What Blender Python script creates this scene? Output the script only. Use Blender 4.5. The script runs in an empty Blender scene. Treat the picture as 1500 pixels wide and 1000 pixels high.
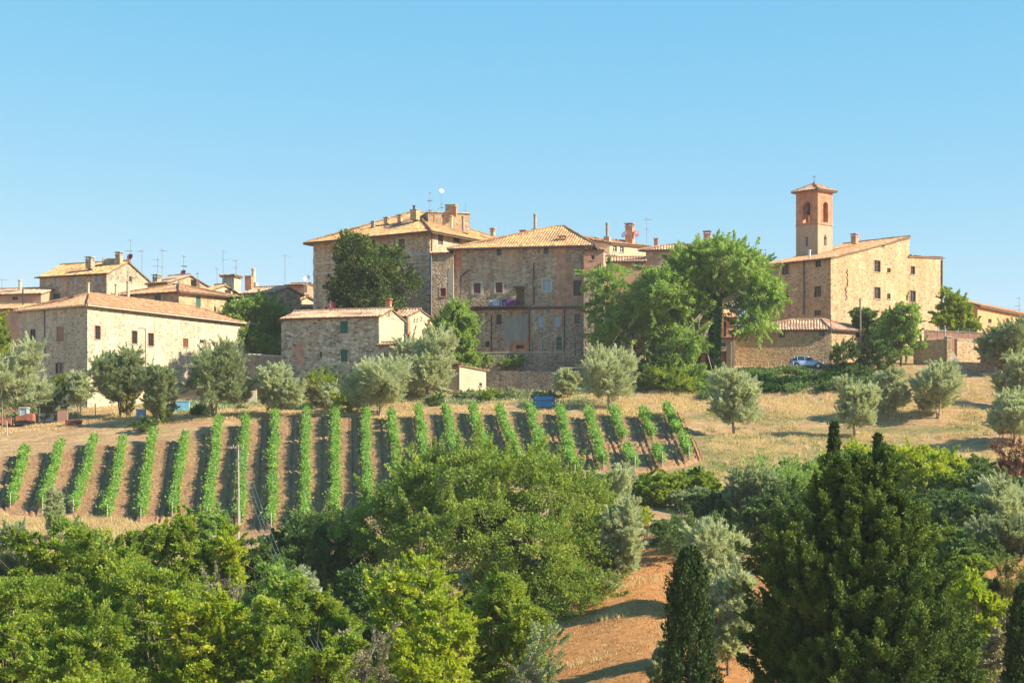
import bpy, math, random
import numpy as np
R = math.radians
F = 2640.0      # focal length in photograph pixels (1500 wide)
H = 700.0       # horizon row in the photograph
sc = bpy.context.scene
col = sc.collection

# ---------------------------------------------------------------- camera, sky, sun
cam_d = bpy.data.cameras.new('camera'); cam = bpy.data.objects.new('camera', cam_d); col.objects.link(cam)
cam_d.sensor_width = 36; cam_d.lens = 36*F/1500; cam_d.shift_y = (H-500)/1500
cam_d.clip_start = 1; cam_d.clip_end = 9000
cam.location = (0, 0, 0); cam.rotation_euler = (R(90), 0, 0)
sc.camera = cam

SUN_AZ = 106.5    # degrees clockwise from +Y (view direction); 90 = from the right
SUN_EL = 33.0
world = bpy.data.worlds.new("World"); sc.world = world; world.use_nodes = True
wn = world.node_tree; wn.nodes.clear()
sky = wn.nodes.new('ShaderNodeTexSky'); sky.sky_type = 'NISHITA'; sky.sun_disc = False
sky.sun_elevation = R(SUN_EL); sky.sun_rotation = R(SUN_AZ); sky.altitude = 3000
sky.air_density = 1.0; sky.dust_density = 0.0; sky.ozone_density = 4.0
bg = wn.nodes.new('ShaderNodeBackground'); bg.inputs[1].default_value = 0.15
wo = wn.nodes.new('ShaderNodeOutputWorld')
sep_ = wn.nodes.new('ShaderNodeSeparateColor'); com_ = wn.nodes.new('ShaderNodeCombineColor'); wn.links.new(sky.outputs[0], sep_.inputs[0])
for k_, (gain_, pow_) in enumerate(((.335, 1.3), (.70, .52), (1.14, .22))):
    p_ = wn.nodes.new('ShaderNodeMath'); p_.operation = 'POWER'; p_.inputs[1].default_value = pow_
    g_ = wn.nodes.new('ShaderNodeMath'); g_.operation = 'MULTIPLY'; g_.inputs[1].default_value = gain_
    wn.links.new(sep_.outputs[k_], p_.inputs[0]); wn.links.new(p_.outputs[0], g_.inputs[0]); wn.links.new(g_.outputs[0], com_.inputs[k_])
wn.links.new(com_.outputs[0], bg.inputs[0]); wn.links.new(bg.outputs[0], wo.inputs[0])
sd = bpy.data.lights.new('sun', 'SUN'); sun = bpy.data.objects.new('sun', sd); col.objects.link(sun)
sd.energy = 2.75; sd.angle = R(0.6); sd.color = (1.0, 0.88, 0.70)
az, el = R(SUN_AZ), R(SUN_EL)
from mathutils import Vector
sdir = Vector((math.sin(az)*math.cos(el), math.cos(az)*math.cos(el), math.sin(el)))
sun.rotation_euler = (-sdir).to_track_quat('-Z', 'Y').to_euler()
sun.location = (60, 100, 80)
sc.view_settings.view_transform = 'Standard'; sc.view_settings.look = 'None'
sc.view_settings.exposure = 1.95; sc.view_settings.gamma = 1
sc.render.engine = 'CYCLES'
sc.cycles.max_bounces = 7; sc.cycles.diffuse_bounces = 3; sc.cycles.transmission_bounces = 4
sc.cycles.transparent_max_bounces = 8; sc.cycles.caustics_reflective = False; sc.cycles.caustics_refractive = False

# ---------------------------------------------------------------- helpers
def xz(px, row, D): return ((px-750)/F*D, (H-row)/F*D)
def Z(row, D): return (H-row)/F*D
def X(px, D): return (px-750)/F*D

def tag(o, label=None, cat=None, group=None, kind=None):
    if label: o['label'] = label
    if cat: o['category'] = cat
    if group: o['group'] = group
    if kind: o['kind'] = kind
    return o
def empty(name, loc, label, cat, group=None, rz=0):
    o = bpy.data.objects.new(name, None); col.objects.link(o); o.location = loc; o.rotation_euler = (0, 0, rz)
    o.empty_display_size = .3
    return tag(o, label, cat, group)

class MB:
    def __init__(s): s.v = []; s.f = []; s.uv = []
    def face(s, pts, uv=None):
        n = len(s.v); s.v += [tuple(p) for p in pts]; s.f.append(tuple(range(n, n+len(pts))))
        s.uv.append(uv or [(0, 0)]*len(pts))
    def box(s, c, d, ax=(1, 0)):
        # c centre, d full sizes, ax horizontal direction of first axis
        l = math.hypot(*ax); ux, uy = ax[0]/l, ax[1]/l
        P = []
        for k in (-.5, .5):
            for (i, j) in ((-.5, -.5), (.5, -.5), (.5, .5), (-.5, .5)):
                P.append((c[0]+ux*d[0]*i-uy*d[1]*j, c[1]+uy*d[0]*i+ux*d[1]*j, c[2]+d[2]*k))
        for q in ((3, 2, 1, 0), (4, 5, 6, 7), (0, 1, 5, 4), (1, 2, 6, 5), (2, 3, 7, 6), (3, 0, 4, 7)):
            s.face([P[i] for i in q])
    def tube(s, pts, rad, n=6, cap=True):
        pts = [Vector(p) for p in pts]
        if not hasattr(rad, '__len__'): rad = [rad]*len(pts)
        rings = []
        prev = None
        for i, p in enumerate(pts):
            a = pts[max(i-1, 0)]; b = pts[min(i+1, len(pts)-1)]
            d = (b-a).normalized() if (b-a).length > 1e-9 else Vector((0, 0, 1))
            if prev is None:
                u = d.orthogonal().normalized()
            else:
                u = prev - d*prev.dot(d)
                u = u.normalized() if u.length > 1e-6 else d.orthogonal().normalized()
            prev = u; w = d.cross(u)
            rings.append([p+(u*math.cos(t)+w*math.sin(t))*rad[i] for t in [2*math.pi*k/n for k in range(n)]])
        base = len(s.v)
        for r in rings: s.v += [tuple(q) for q in r]
        for i in range(len(pts)-1):
            for k in range(n):
                a = base+i*n+k; b = base+i*n+(k+1) % n
                s.f.append((a, b, b+n, a+n)); s.uv.append([(0, 0)]*4)
        if cap:
            s.f.append(tuple(base+k for k in range(n-1, -1, -1))); s.uv.append([(0, 0)]*n)
            s.f.append(tuple(base+(len(pts)-1)*n+k for k in range(n))); s.uv.append([(0, 0)]*n)
    def build(s, name, mat, parent=None, smooth=False, recalc=False):
        me = bpy.data.meshes.new(name)
        off = Vector((0, 0, 0))
        q = parent
        while q is not None:
            off += Vector(q.location); q = q.parent
        me.from_pydata([(p[0]-off.x, p[1]-off.y, p[2]-off.z) for p in s.v], [], s.f)
        uvl = me.uv_layers.new(name='UVMap')
        uvl.data.foreach_set('uv', np.array([c for f in s.uv for c in f], dtype=np.float32).ravel())
        me.materials.append(mat)
        if smooth: me.polygons.foreach_set('use_smooth', [True]*len(me.polygons))
        if recalc:
            import bmesh
            b = bmesh.new(); b.from_mesh(me); bmesh.ops.remove_doubles(b, verts=b.verts, dist=1e-4)
            bmesh.ops.recalc_face_normals(b, faces=b.faces); b.to_mesh(me); b.free()
        me.update()
        o = bpy.data.objects.new(name, me); col.objects.link(o)
        if parent is not None: o.parent = parent
        return o

def np_mesh(name, verts, k, mat, parent=None, rnd=None, loc=None):
    """faces of k consecutive vertices each, fast path for leaves"""
    me = bpy.data.meshes.new(name)
    nv = len(verts); nf = nv//k
    me.vertices.add(nv); me.vertices.foreach_set('co', verts.astype(np.float32).ravel())
    me.loops.add(nv); me.loops.foreach_set('vertex_index', np.arange(nv, dtype=np.int32))
    me.polygons.add(nf); me.polygons.foreach_set('loop_start', np.arange(0, nv, k, dtype=np.int32))
    if rnd is not None:
        at = me.attributes.new('rnd', 'FLOAT', 'POINT'); at.data.foreach_set('value', np.repeat(rnd, k).astype(np.float32))
    me.materials.append(mat); me.update(calc_edges=True)
    o = bpy.data.objects.new(name, me); col.objects.link(o)
    if parent is not None: o.parent = parent
    if loc is not None: o.location = loc
    return o

# ---------------------------------------------------------------- materials
def newmat(name):
    m = bpy.data.materials.new(name); m.use_nodes = True
    nt = m.node_tree; nt.nodes.clear()
    out = nt.nodes.new('ShaderNodeOutputMaterial')
    return m, nt, out
def N(nt, t, **kw):
    n = nt.nodes.new('ShaderNode'+t)
    for k, v in kw.items(): setattr(n, k, v)
    return n
def L(nt, a, b): nt.links.new(a, b)
def ramp(nt, fac, stops, interp='LINEAR'):
    r = N(nt, 'ValToRGB'); r.color_ramp.interpolation = interp
    els = r.color_ramp.elements
    while len(els) > 1: els.remove(els[-1])
    els[0].position = stops[0][0]; els[0].color = (*stops[0][1], 1)
    for p, c in stops[1:]:
        e = els.new(p); e.color = (*c, 1)
    L(nt, fac, r.inputs[0]); return r.outputs[0]
def noise(nt, vec, scale, detail=4, rough=.6, dist=0):
    n = N(nt, 'TexNoise'); n.inputs['Scale'].default_value = scale; n.inputs['Detail'].default_value = detail
    n.inputs['Roughness'].default_value = rough; n.inputs['Distortion'].default_value = dist
    if vec is not None: L(nt, vec, n.inputs['Vector'])
    return n.outputs['Fac']
def mixc(nt, fac, a, b, mode='MIX'):
    m = N(nt, 'Mix'); m.data_type = 'RGBA'; m.blend_type = mode
    if isinstance(fac, (int, float)): m.inputs[0].default_value = fac
    else: L(nt, fac, m.inputs[0])
    for inp, v in ((m.inputs[6], a), (m.inputs[7], b)):
        if isinstance(v, tuple): inp.default_value = (*v, 1)
        else: L(nt, v, inp)
    return m.outputs[2]
def math_(nt, op, a, b=None, clamp=False):
    m = N(nt, 'Math'); m.operation = op; m.use_clamp = clamp
    for i, v in enumerate((a, b)):
        if v is None: continue
        if isinstance(v, (int, float)): m.inputs[i].default_value = v
        else: L(nt, v, m.inputs[i])
    return m.outputs[0]
def maprange(nt, v, a, b, c=0., d=1.):
    m = N(nt, 'MapRange'); L(nt, v, m.inputs[0])
    for i, x in enumerate((a, b, c, d)): m.inputs[i+1].default_value = x
    return m.outputs[0]
def mapping(nt, vec, scale):
    m = N(nt, 'Mapping'); m.inputs['Scale'].default_value = scale; L(nt, vec, m.inputs['Vector']); return m.outputs[0]
def bsdf(nt, out, color, rough=.85, spec=.25, bump=None, bstr=.5, bdist=.05, metal=0):
    b = N(nt, 'BsdfPrincipled')
    if isinstance(color, tuple): b.inputs['Base Color'].default_value = (*color, 1)
    else: L(nt, color, b.inputs['Base Color'])
    b.inputs['Roughness'].default_value = rough; b.inputs['Specular IOR Level'].default_value = spec
    b.inputs['Metallic'].default_value = metal
    if bump is not None:
        bp = N(nt, 'Bump'); bp.inputs['Strength'].default_value = bstr; bp.inputs['Distance'].default_value = bdist
        L(nt, bump, bp.inputs['Height']); L(nt, bp.outputs[0], b.inputs['Normal'])
    L(nt, b.outputs[0], out.inputs[0]); return b

W_ = lambda c: (min(.9, c[0]*1.05), c[1]*1.01, c[2]*.92)
def stone(name, cols, mortar, size=.34, msize=.05, patch=None, patch_amt=.5, stain=.35):
    """rubble masonry: cols = list of stone colours"""
    cols = [W_(c) for c in cols]; mortar = W_(mortar); patch = W_(patch) if patch else None
    m, nt, out = newmat(name)
    tc = N(nt, 'TexCoord').outputs['Object']
    wob = noise(nt, tc, 1.3, 2)
    v = mapping(nt, tc, (1/size, 1/size, 1.75/size))
    vo = N(nt, 'TexVoronoi'); vo.feature = 'F1'; vo.inputs['Scale'].default_value = 1; L(nt, v, vo.inputs['Vector'])
    ve = N(nt, 'TexVoronoi'); ve.feature = 'DISTANCE_TO_EDGE'; ve.inputs['Scale'].default_value = 1; L(nt, v, ve.inputs['Vector'])
    sep = N(nt, 'SeparateColor'); L(nt, vo.outputs['Color'], sep.inputs[0])
    n = len(cols)
    c = ramp(nt, sep.outputs[0], [(i/n, cc) for i, cc in enumerate(cols)], 'CONSTANT')
    c = mixc(nt, .35, c, mixc(nt, noise(nt, tc, 6, 3), (.55, .5, .45), (1.35, 1.35, 1.3)), 'MULTIPLY')
    edge = maprange(nt, ve.outputs['Distance'], msize*.6, msize*2.2, 1, 0)
    c = mixc(nt, edge, c, mortar)
    if patch:
        pf = maprange(nt, noise(nt, tc, .28, 5, .65), .5, .62, 0, patch_amt)
        c = mixc(nt, pf, c, patch)
    st = maprange(nt, noise(nt, mapping(nt, tc, (1, 1, .25)), .8, 6, .7), .38, .68, 1-stain, 1+stain*.45)
    cc = N(nt, 'CombineColor'); [L(nt, st, cc.inputs[i]) for i in range(3)]
    c = mixc(nt, 1, c, cc.outputs[0], 'MULTIPLY')
    h = math_(nt, 'ADD', math_(nt, 'MULTIPLY', math_(nt, 'MINIMUM', ve.outputs['Distance'], .25), 3), math_(nt, 'MULTIPLY', sep.outputs[1], .5))
    bsdf(nt, out, c, .92, .15, h, .8, .05)
    return m

def brick(name, c1, c2, mortar):
    m, nt, out = newmat(name)
    tc = N(nt, 'TexCoord').outputs['Object']
    # wrap object xy on a diagonal so both faces of the building carry courses
    sp = N(nt, 'SeparateXYZ'); L(nt, tc, sp.inputs[0])
    cb = N(nt, 'CombineXYZ'); L(nt, math_(nt, 'ADD', sp.outputs[0], math_(nt, 'MULTIPLY', sp.outputs[1], .6)), cb.inputs[0]); L(nt, sp.outputs[2], cb.inputs[1])
    b = N(nt, 'TexBrick'); L(nt, cb.outputs[0], b.inputs['Vector'])
    b.inputs['Scale'].default_value = 1; b.inputs['Brick Width'].default_value = .3; b.inputs['Row Height'].default_value = .1
    b.inputs['Mortar Size'].default_value = .012
    b.inputs['Color1'].default_value = (*c1, 1); b.inputs['Color2'].default_value = (*c2, 1); b.inputs['Mortar'].default_value = (*mortar, 1)
    n_ = maprange(nt, noise(nt, tc, 1.1, 6, .7), .35, .7, .72, 1.25)
    cc = N(nt, 'CombineColor'); [L(nt, n_, cc.inputs[i]) for i in range(3)]
    c = mixc(nt, 1, b.outputs[0], cc.outputs[0], 'MULTIPLY')
    bsdf(nt, out, c, .9, .15, b.outputs[1], .3, -.02)
    return m

def plaster(name, c, c2=None, rough=.9):
    m, nt, out = newmat(name)
    tc = N(nt, 'TexCoord').outputs['Object']
    c = W_(c); c2 = c2 or tuple(x*.7 for x in c)
    f = maprange(nt, noise(nt, mapping(nt, tc, (1, 1, .4)), 1.2, 7, .7), .35, .7)
    bsdf(nt, out, mixc(nt, f, c2, c), rough, .2, noise(nt, tc, 9, 4), .3, .03)
    return m

def tiles(name, cols, patina):
    m, nt, out = newmat(name)
    uv = N(nt, 'UVMap').outputs[0]
    sp = N(nt, 'SeparateXYZ'); L(nt, uv, sp.inputs[0])
    fu = math_(nt, 'FLOOR', math_(nt, 'DIVIDE', sp.outputs[0], .36)); fv = math_(nt, 'FLOOR', math_(nt, 'DIVIDE', sp.outputs[1], .42))
    cb = N(nt, 'CombineXYZ'); L(nt, fu, cb.inputs[0]); L(nt, fv, cb.inputs[1])
    wn_ = N(nt, 'TexWhiteNoise'); wn_.noise_dimensions = '2D'; L(nt, cb.outputs[0], wn_.inputs['Vector'])
    n = len(cols)
    c = ramp(nt, wn_.outputs['Value'], [(i/n, cc) for i, cc in enumerate(cols)], 'CONSTANT')
    tc = N(nt, 'TexCoord').outputs['Object']
    f = maprange(nt, noise(nt, tc, .7, 6, .7), .45, .65, 0, .6)
    c = mixc(nt, f, c, patina)
    # bump height: each tile is highest at its lower lip, falling towards the next
    fr = math_(nt, 'FRACT', math_(nt, 'DIVIDE', sp.outputs[1], .42))
    h = math_(nt, 'MULTIPLY', fr, -1)
    bsdf(nt, out, c, .9, .15, h, .6, .05)
    return m

def leafmat(name, c1, c2, c3, trans=.3, spec=.25, rough=.55, nscale=.5):
    """c1..c3 leaf colours spread leaf by leaf and clump by clump"""
    m, nt, out = newmat(name)
    tc = N(nt, 'TexCoord').outputs['Object']
    at = N(nt, 'Attribute'); at.attribute_name = 'rnd'
    f = math_(nt, 'ADD', math_(nt, 'MULTIPLY', at.outputs['Fac'], .55), math_(nt, 'MULTIPLY', noise(nt, tc, nscale, 3), .6))
    f = maprange(nt, f, .2, .9)
    c = ramp(nt, f, [(0, c1), (.5, c2), (1, c3)])
    b = N(nt, 'BsdfPrincipled'); L(nt, c, b.inputs['Base Color'])
    b.inputs['Roughness'].default_value = rough; b.inputs['Specular IOR Level'].default_value = spec
    t = N(nt, 'BsdfTranslucent'); L(nt, mixc(nt, 1, c, (1.25, 1.22, .7), 'MULTIPLY'), t.inputs[0])
    mx = N(nt, 'MixShader'); mx.inputs[0].default_value = trans
    L(nt, b.outputs[0], mx.inputs[1]); L(nt, t.outputs[0], mx.inputs[2]); L(nt, mx.outputs[0], out.inputs[0])
    return m

def plain(name, c, rough=.6, metal=0, spec=.4, var=.15):
    m, nt, out = newmat(name)
    tc = N(nt, 'TexCoord').outputs['Object']
    f = maprange(nt, noise(nt, tc, 2.5, 5), .3, .7)
    bsdf(nt, out, mixc(nt, f, tuple(x*(1-var) for x in c), tuple(min(1, x*(1+var)) for x in c)), rough, spec, metal=metal)
    return m

M = {}
M['st_cream'] = stone('cream_rubble', [(.52, .45, .34), (.58, .51, .39), (.42, .35, .26), (.62, .56, .44), (.33, .27, .20)], (.60, .53, .41), .42, .07, (.60, .53, .41), .6, .25)
M['st_palace'] = stone('grey_brown_rubble', [(.50, .38, .26), (.32, .24, .17), (.60, .49, .35), (.42, .30, .20), (.54, .38, .26)], (.56, .46, .34), .42, .05, (.50, .38, .24), .45, .3)
M['st_mid'] = stone('weathered_rubble', [(.47, .36, .26), (.30, .23, .18), (.58, .48, .37), (.42, .30, .22), (.52, .35, .26)], (.54, .45, .35), .40, .05, (.50, .35, .23), .55, .35)
M['st_house'] = stone('pale_mixed_rubble', [(.40, .34, .25), (.25, .20, .15), (.54, .49, .40), (.42, .32, .22), (.68, .62, .52)], (.52, .44, .33), .5, .055, (.44, .30, .20), .45, .28)
M['st_gold'] = stone('golden_rubble', [(.47, .34, .21), (.33, .23, .14), (.55, .42, .28), (.41, .28, .17), (.51, .35, .21)], (.53, .41, .27), .40, .06, (.52, .36, .19), .4, .22)
M['st_wall'] = stone('garden_wall_rubble', [(.27, .225, .18), (.19, .16, .13), (.35, .30, .25), (.23, .18, .15), (.36, .28, .21)], (.40, .35, .28), .42, .05, (.33, .25, .2), .3, .35)
M['st_grey'] = stone('grey_rubble', [(.38, .32, .24), (.25, .21, .16), (.48, .42, .33), (.33, .27, .20), (.42, .33, .23)], (.48, .42, .33), .46, .05, (.36, .29, .21), .4, .3)
M['brick'] = brick('old_red_brick', (.60, .25, .13), (.50, .19, .10), (.50, .32, .2))
M['brick_pale'] = brick('weathered_brick', (.60, .30, .19), (.50, .24, .15), (.50, .34, .23))
M['plaster_warm'] = plaster('warm_plaster', (.66, .53, .36))
M['plaster_pink'] = plaster('pink_plaster', (.55, .36, .25))
M['plaster_cream'] = plaster('cream_plaster', (.60, .52, .40))
M['plaster_tower'] = plaster('tower_plaster', (.50, .38, .27))
M['plaster_grey'] = plaster('grey_plaster', (.36, .35, .32))
M['plaster_orange'] = plaster('orange_plaster', (.58, .34, .18))
TC = [(.58, .27, .12), (.46, .19, .085), (.66, .38, .20), (.50, .22, .10), (.60, .31, .14), (.28, .15, .09)]
M['tile'] = tiles('clay_tiles', TC, (.42, .33, .20))
M['tile_gold'] = tiles('lichen_clay_tiles', [(.60, .32, .13), (.48, .22, .09), (.68, .42, .19), (.54, .27, .11), (.30, .17, .09)], (.55, .38, .18))
M['tile_pink'] = tiles('pinkish_clay_tiles', [(.56, .32, .20), (.46, .24, .14), (.64, .42, .27), (.52, .28, .17), (.36, .22, .15)], (.54, .40, .27))
M['eave'] = plain('eaves_wood', (.20, .14, .09), .9)
M['trim'] = plain('pale_stone_trim', (.50, .45, .36), .9)
M['gutter'] = plain('copper_gutter', (.10, .075, .06), .5, .4)
M['gutter_grey'] = plain('grey_gutter', (.16, .17, .17), .5, .4)
M['frame'] = plain('window_frame_wood', (.14, .09, .06), .7)
M['frame_white'] = plain('window_frame_white', (.60, .60, .58), .5)
M['sh_green'] = plain('green_shutter', (.02, .13, .09), .6)
M['sh_red'] = plain('red_brown_shutter', (.17, .055, .04), .6)
M['sh_brown'] = plain('brown_shutter', (.13, .085, .06), .6)
M['wall_brickfill'] = plain('brick_infill', (.33, .19, .13), .9)
M['metal'] = plain('antenna_metal', (.25, .26, .27), .4, .6)
M['metal_dark'] = plain('dark_iron', (.05, .045, .045), .6, .3)
M['dish_white'] = plain('white_dish', (.62, .62, .62), .4)
M['dish_red'] = plain('red_brown_dish', (.25, .05, .04), .5)
M['wood'] = plain('weathered_wood', (.22, .17, .13), .9)
M['wood_pale'] = plain('pale_pole_wood', (.42, .38, .32), .9)
M['bark'] = plain('bark', (.15, .115, .085), .95, var=.35)
M['bark_pale'] = plain('pale_bark', (.30, .25, .19), .95, var=.3)
M['bronze'] = plain('bell_bronze', (.07, .08, .06), .5, .6)
M['blue'] = plain('blue_painted_metal', (.015, .19, .42), .5)
M['black'] = plain('black_rubber', (.02, .02, .02), .7)
m, nt, out = newmat('window_glass'); b = bsdf(nt, out, (.03, .035, .045), .12, .6); M['glass'] = m
m, nt, out = newmat('pale_window_glass'); b = bsdf(nt, out, (.30, .38, .44), .2, .5); M['glass_pale'] = m

# ---------------------------------------------------------------- terrain
COLS = [  # px column: list of (distance, z)
 (-400, [(0,-7),(40,-14.5),(75,-14),(100,-12),(125,-9),(160,Z(750,160)),(183,Z(672,183)),(192,Z(648,192)),(200,Z(624,200)),(215,Z(605,215)),(228,Z(594,228)),(245,16),(262,22),(300,26),(420,10),(600,-30)]),
 (0,   [(0,-7),(40,-14.5),(75,-14),(100,-12),(125,-9),(160,Z(750,160)),(183,Z(672,183)),(192,Z(648,192)),(200,Z(624,200)),(215,Z(605,215)),(228,Z(594,228)),(245,16),(262,22),(300,26),(420,10),(600,-30)]),
 (230, [(0,-7),(40,-14.5),(75,-14),(100,-12),(125,-9),(160,Z(768,160)),(188,Z(652,188)),(194,Z(628,194)),(205,Z(612,205)),(215,Z(600,215)),(228,Z(592,228)),(245,15.5),(262,22),(300,26),(420,10),(600,-30)]),
 (330, [(0,-7),(40,-14.5),(75,-14),(100,-12),(125,-9),(160,Z(772,160)),(192,Z(625,192)),(197,Z(612,197)),(205,Z(605,205)),(215,Z(592,215)),(228,Z(575,228)),(245,16),(262,21),(300,25),(420,10),(600,-30)]),
 (500, [(0,-7),(40,-14.5),(75,-15),(100,-13),(125,-10),(158,Z(760,158)),(194,Z(616,194)),(203,Z(603,203)),(212,Z(575,212)),(225,Z(548,225)),(232,Z(535,232)),(245,16.8),(262,20),(300,22),(420,10),(600,-30)]),
 (750, [(0,-7),(40,-15),(75,-15),(95,-12.5),(125,-8.5),(150,Z(740,150)),(194,Z(614,194)),(203,Z(594,203)),(214,Z(582,214)),(222,Z(570,222)),(228,Z(545,228)),(235,Z(525,235)),(262,18),(300,20),(420,8),(600,-30)]),
 (950, [(0,-7),(40,-15),(75,-13.5),(95,Z(1000,95)),(125,Z(835,125)),(150,Z(735,150)),(194,Z(616,194)),(203,Z(596,203)),(214,Z(578,214)),(222,Z(556,222)),(228,Z(540,228)),(240,Z(530,240)),(262,18),(300,20),(420,8),(600,-30)]),
 (1100,[(0,-7),(40,-15),(75,-13.5),(95,Z(1000,95)),(125,Z(830,125)),(150,Z(728,150)),(194,Z(622,194)),(203,Z(600,203)),(214,Z(572,214)),(221,Z(543,221)),(226,Z(538.5,226)),(240,Z(530,240)),(262,18),(300,20),(420,8),(600,-30)]),
 (1300,[(0,-7),(40,-14),(75,-13),(95,-10),(125,Z(820,125)),(150,Z(730,150)),(170,Z(678,170)),(196,Z(620,196)),(210,Z(572,210)),(220,Z(538,220)),(226,Z(530,226)),(240,Z(518,240)),(262,19),(300,21),(420,8),(600,-30)]),
 (1500,[(0,-7),(40,-14),(75,-12),(95,-9.5),(125,Z(800,125)),(150,Z(720,150)),(175,Z(660,175)),(198,Z(605,198)),(210,Z(562,210)),(220,Z(535,220)),(232,Z(515,232)),(250,Z(495,250)),(270,22),(300,22),(420,8),(600,-30)]),
 (1900,[(0,-7),(40,-14),(75,-12),(95,-9.5),(125,Z(800,125)),(150,Z(720,150)),(175,Z(660,175)),(198,Z(605,198)),(210,Z(562,210)),(220,Z(535,220)),(232,Z(515,232)),(250,Z(495,250)),(270,22),(300,22),(420,8),(600,-30)]),
]
def raw_height(xs, ys):
    """xs, ys arrays -> z"""
    yy = np.clip(ys, 1e-3, 600)
    px = np.clip(750+F*xs/np.maximum(ys, 30), -400, 1900)
    cx = np.array([c[0] for c in COLS], float)
    prof = np.stack([np.interp(yy, [p[0] for p in c[1]], [p[1] for p in c[1]]) for c in COLS])
    i = np.clip(np.searchsorted(cx, px)-1, 0, len(cx)-2)
    f = (px-cx[i])/(cx[i+1]-cx[i]); f = np.clip(f, 0, 1)
    idx = np.indices(px.shape)
    a = np.take_along_axis(prof, i[None], 0)[0]; b = np.take_along_axis(prof, (i+1)[None], 0)[0]
    return a*(1-f)+b*f
GX0, GY0, GS = -200.0, -60.0, 1.0
gx = np.arange(GX0, 200.01, GS); gy = np.arange(GY0, 640.01, GS)
GXX, GYY = np.meshgrid(gx, gy, indexing='ij')
GZ = raw_height(GXX, GYY)
for _ in range(3):
    P = np.pad(GZ, 1, mode='edge'); GZ = (P[:-2, 1:-1]+P[2:, 1:-1]+P[1:-1, :-2]+P[1:-1, 2:]+2*P[1:-1, 1:-1])/6
def vnoise(x, y, s, seed=0):
    r = np.random.RandomState(seed); T = r.rand(64, 64)
    u = x/s; v = y/s; iu = np.floor(u).astype(int); iv = np.floor(v).astype(int); fu = u-iu; fv = v-iv
    fu = fu*fu*(3-2*fu); fv = fv*fv*(3-2*fv)
    g = lambda a, b: T[a % 64, b % 64]
    return (g(iu, iv)*(1-fu)+g(iu+1, iv)*fu)*(1-fv)+(g(iu, iv+1)*(1-fu)+g(iu+1, iv+1)*fu)*fv
GZ += (vnoise(GXX, GYY, 7, 1)-.5)*.5+(vnoise(GXX, GYY, 2.6, 2)-.5)*.22
_pxg = 750+F*GXX/np.maximum(GYY, 30); _m = np.clip((_pxg-960)/120, 0, 1)*np.clip((GYY-150)/10, 0, 1)*np.clip((214-GYY)/8, 0, 1)
GZ += _m*((vnoise(GXX*.35+GYY*.12, GYY, 4.5, 11)-.5)*.9+(vnoise(GXX, GYY, 2.1, 12)-.5)*.35)
def ground(x, y):
    u = min(max((x-GX0)/GS, 0), len(gx)-1.001); v = min(max((y-GY0)/GS, 0), len(gy)-1.001)
    i, j = int(u), int(v); f, g = u-i, v-j
    return float((GZ[i, j]*(1-f)+GZ[i+1, j]*f)*(1-g)+(GZ[i, j+1]*(1-f)+GZ[i+1, j+1]*f)*g)
def G(px, row, h=0., d0=85., d1=300.):
    """first ground point seen at a pixel (of something h above the ground)"""
    D = d0
    while D < d1:
        x = X(px, D)
        if ground(x, D)+h >= Z(row, D): break
        D += .25
    return (X(px, D), D, ground(X(px, D), D))

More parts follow.
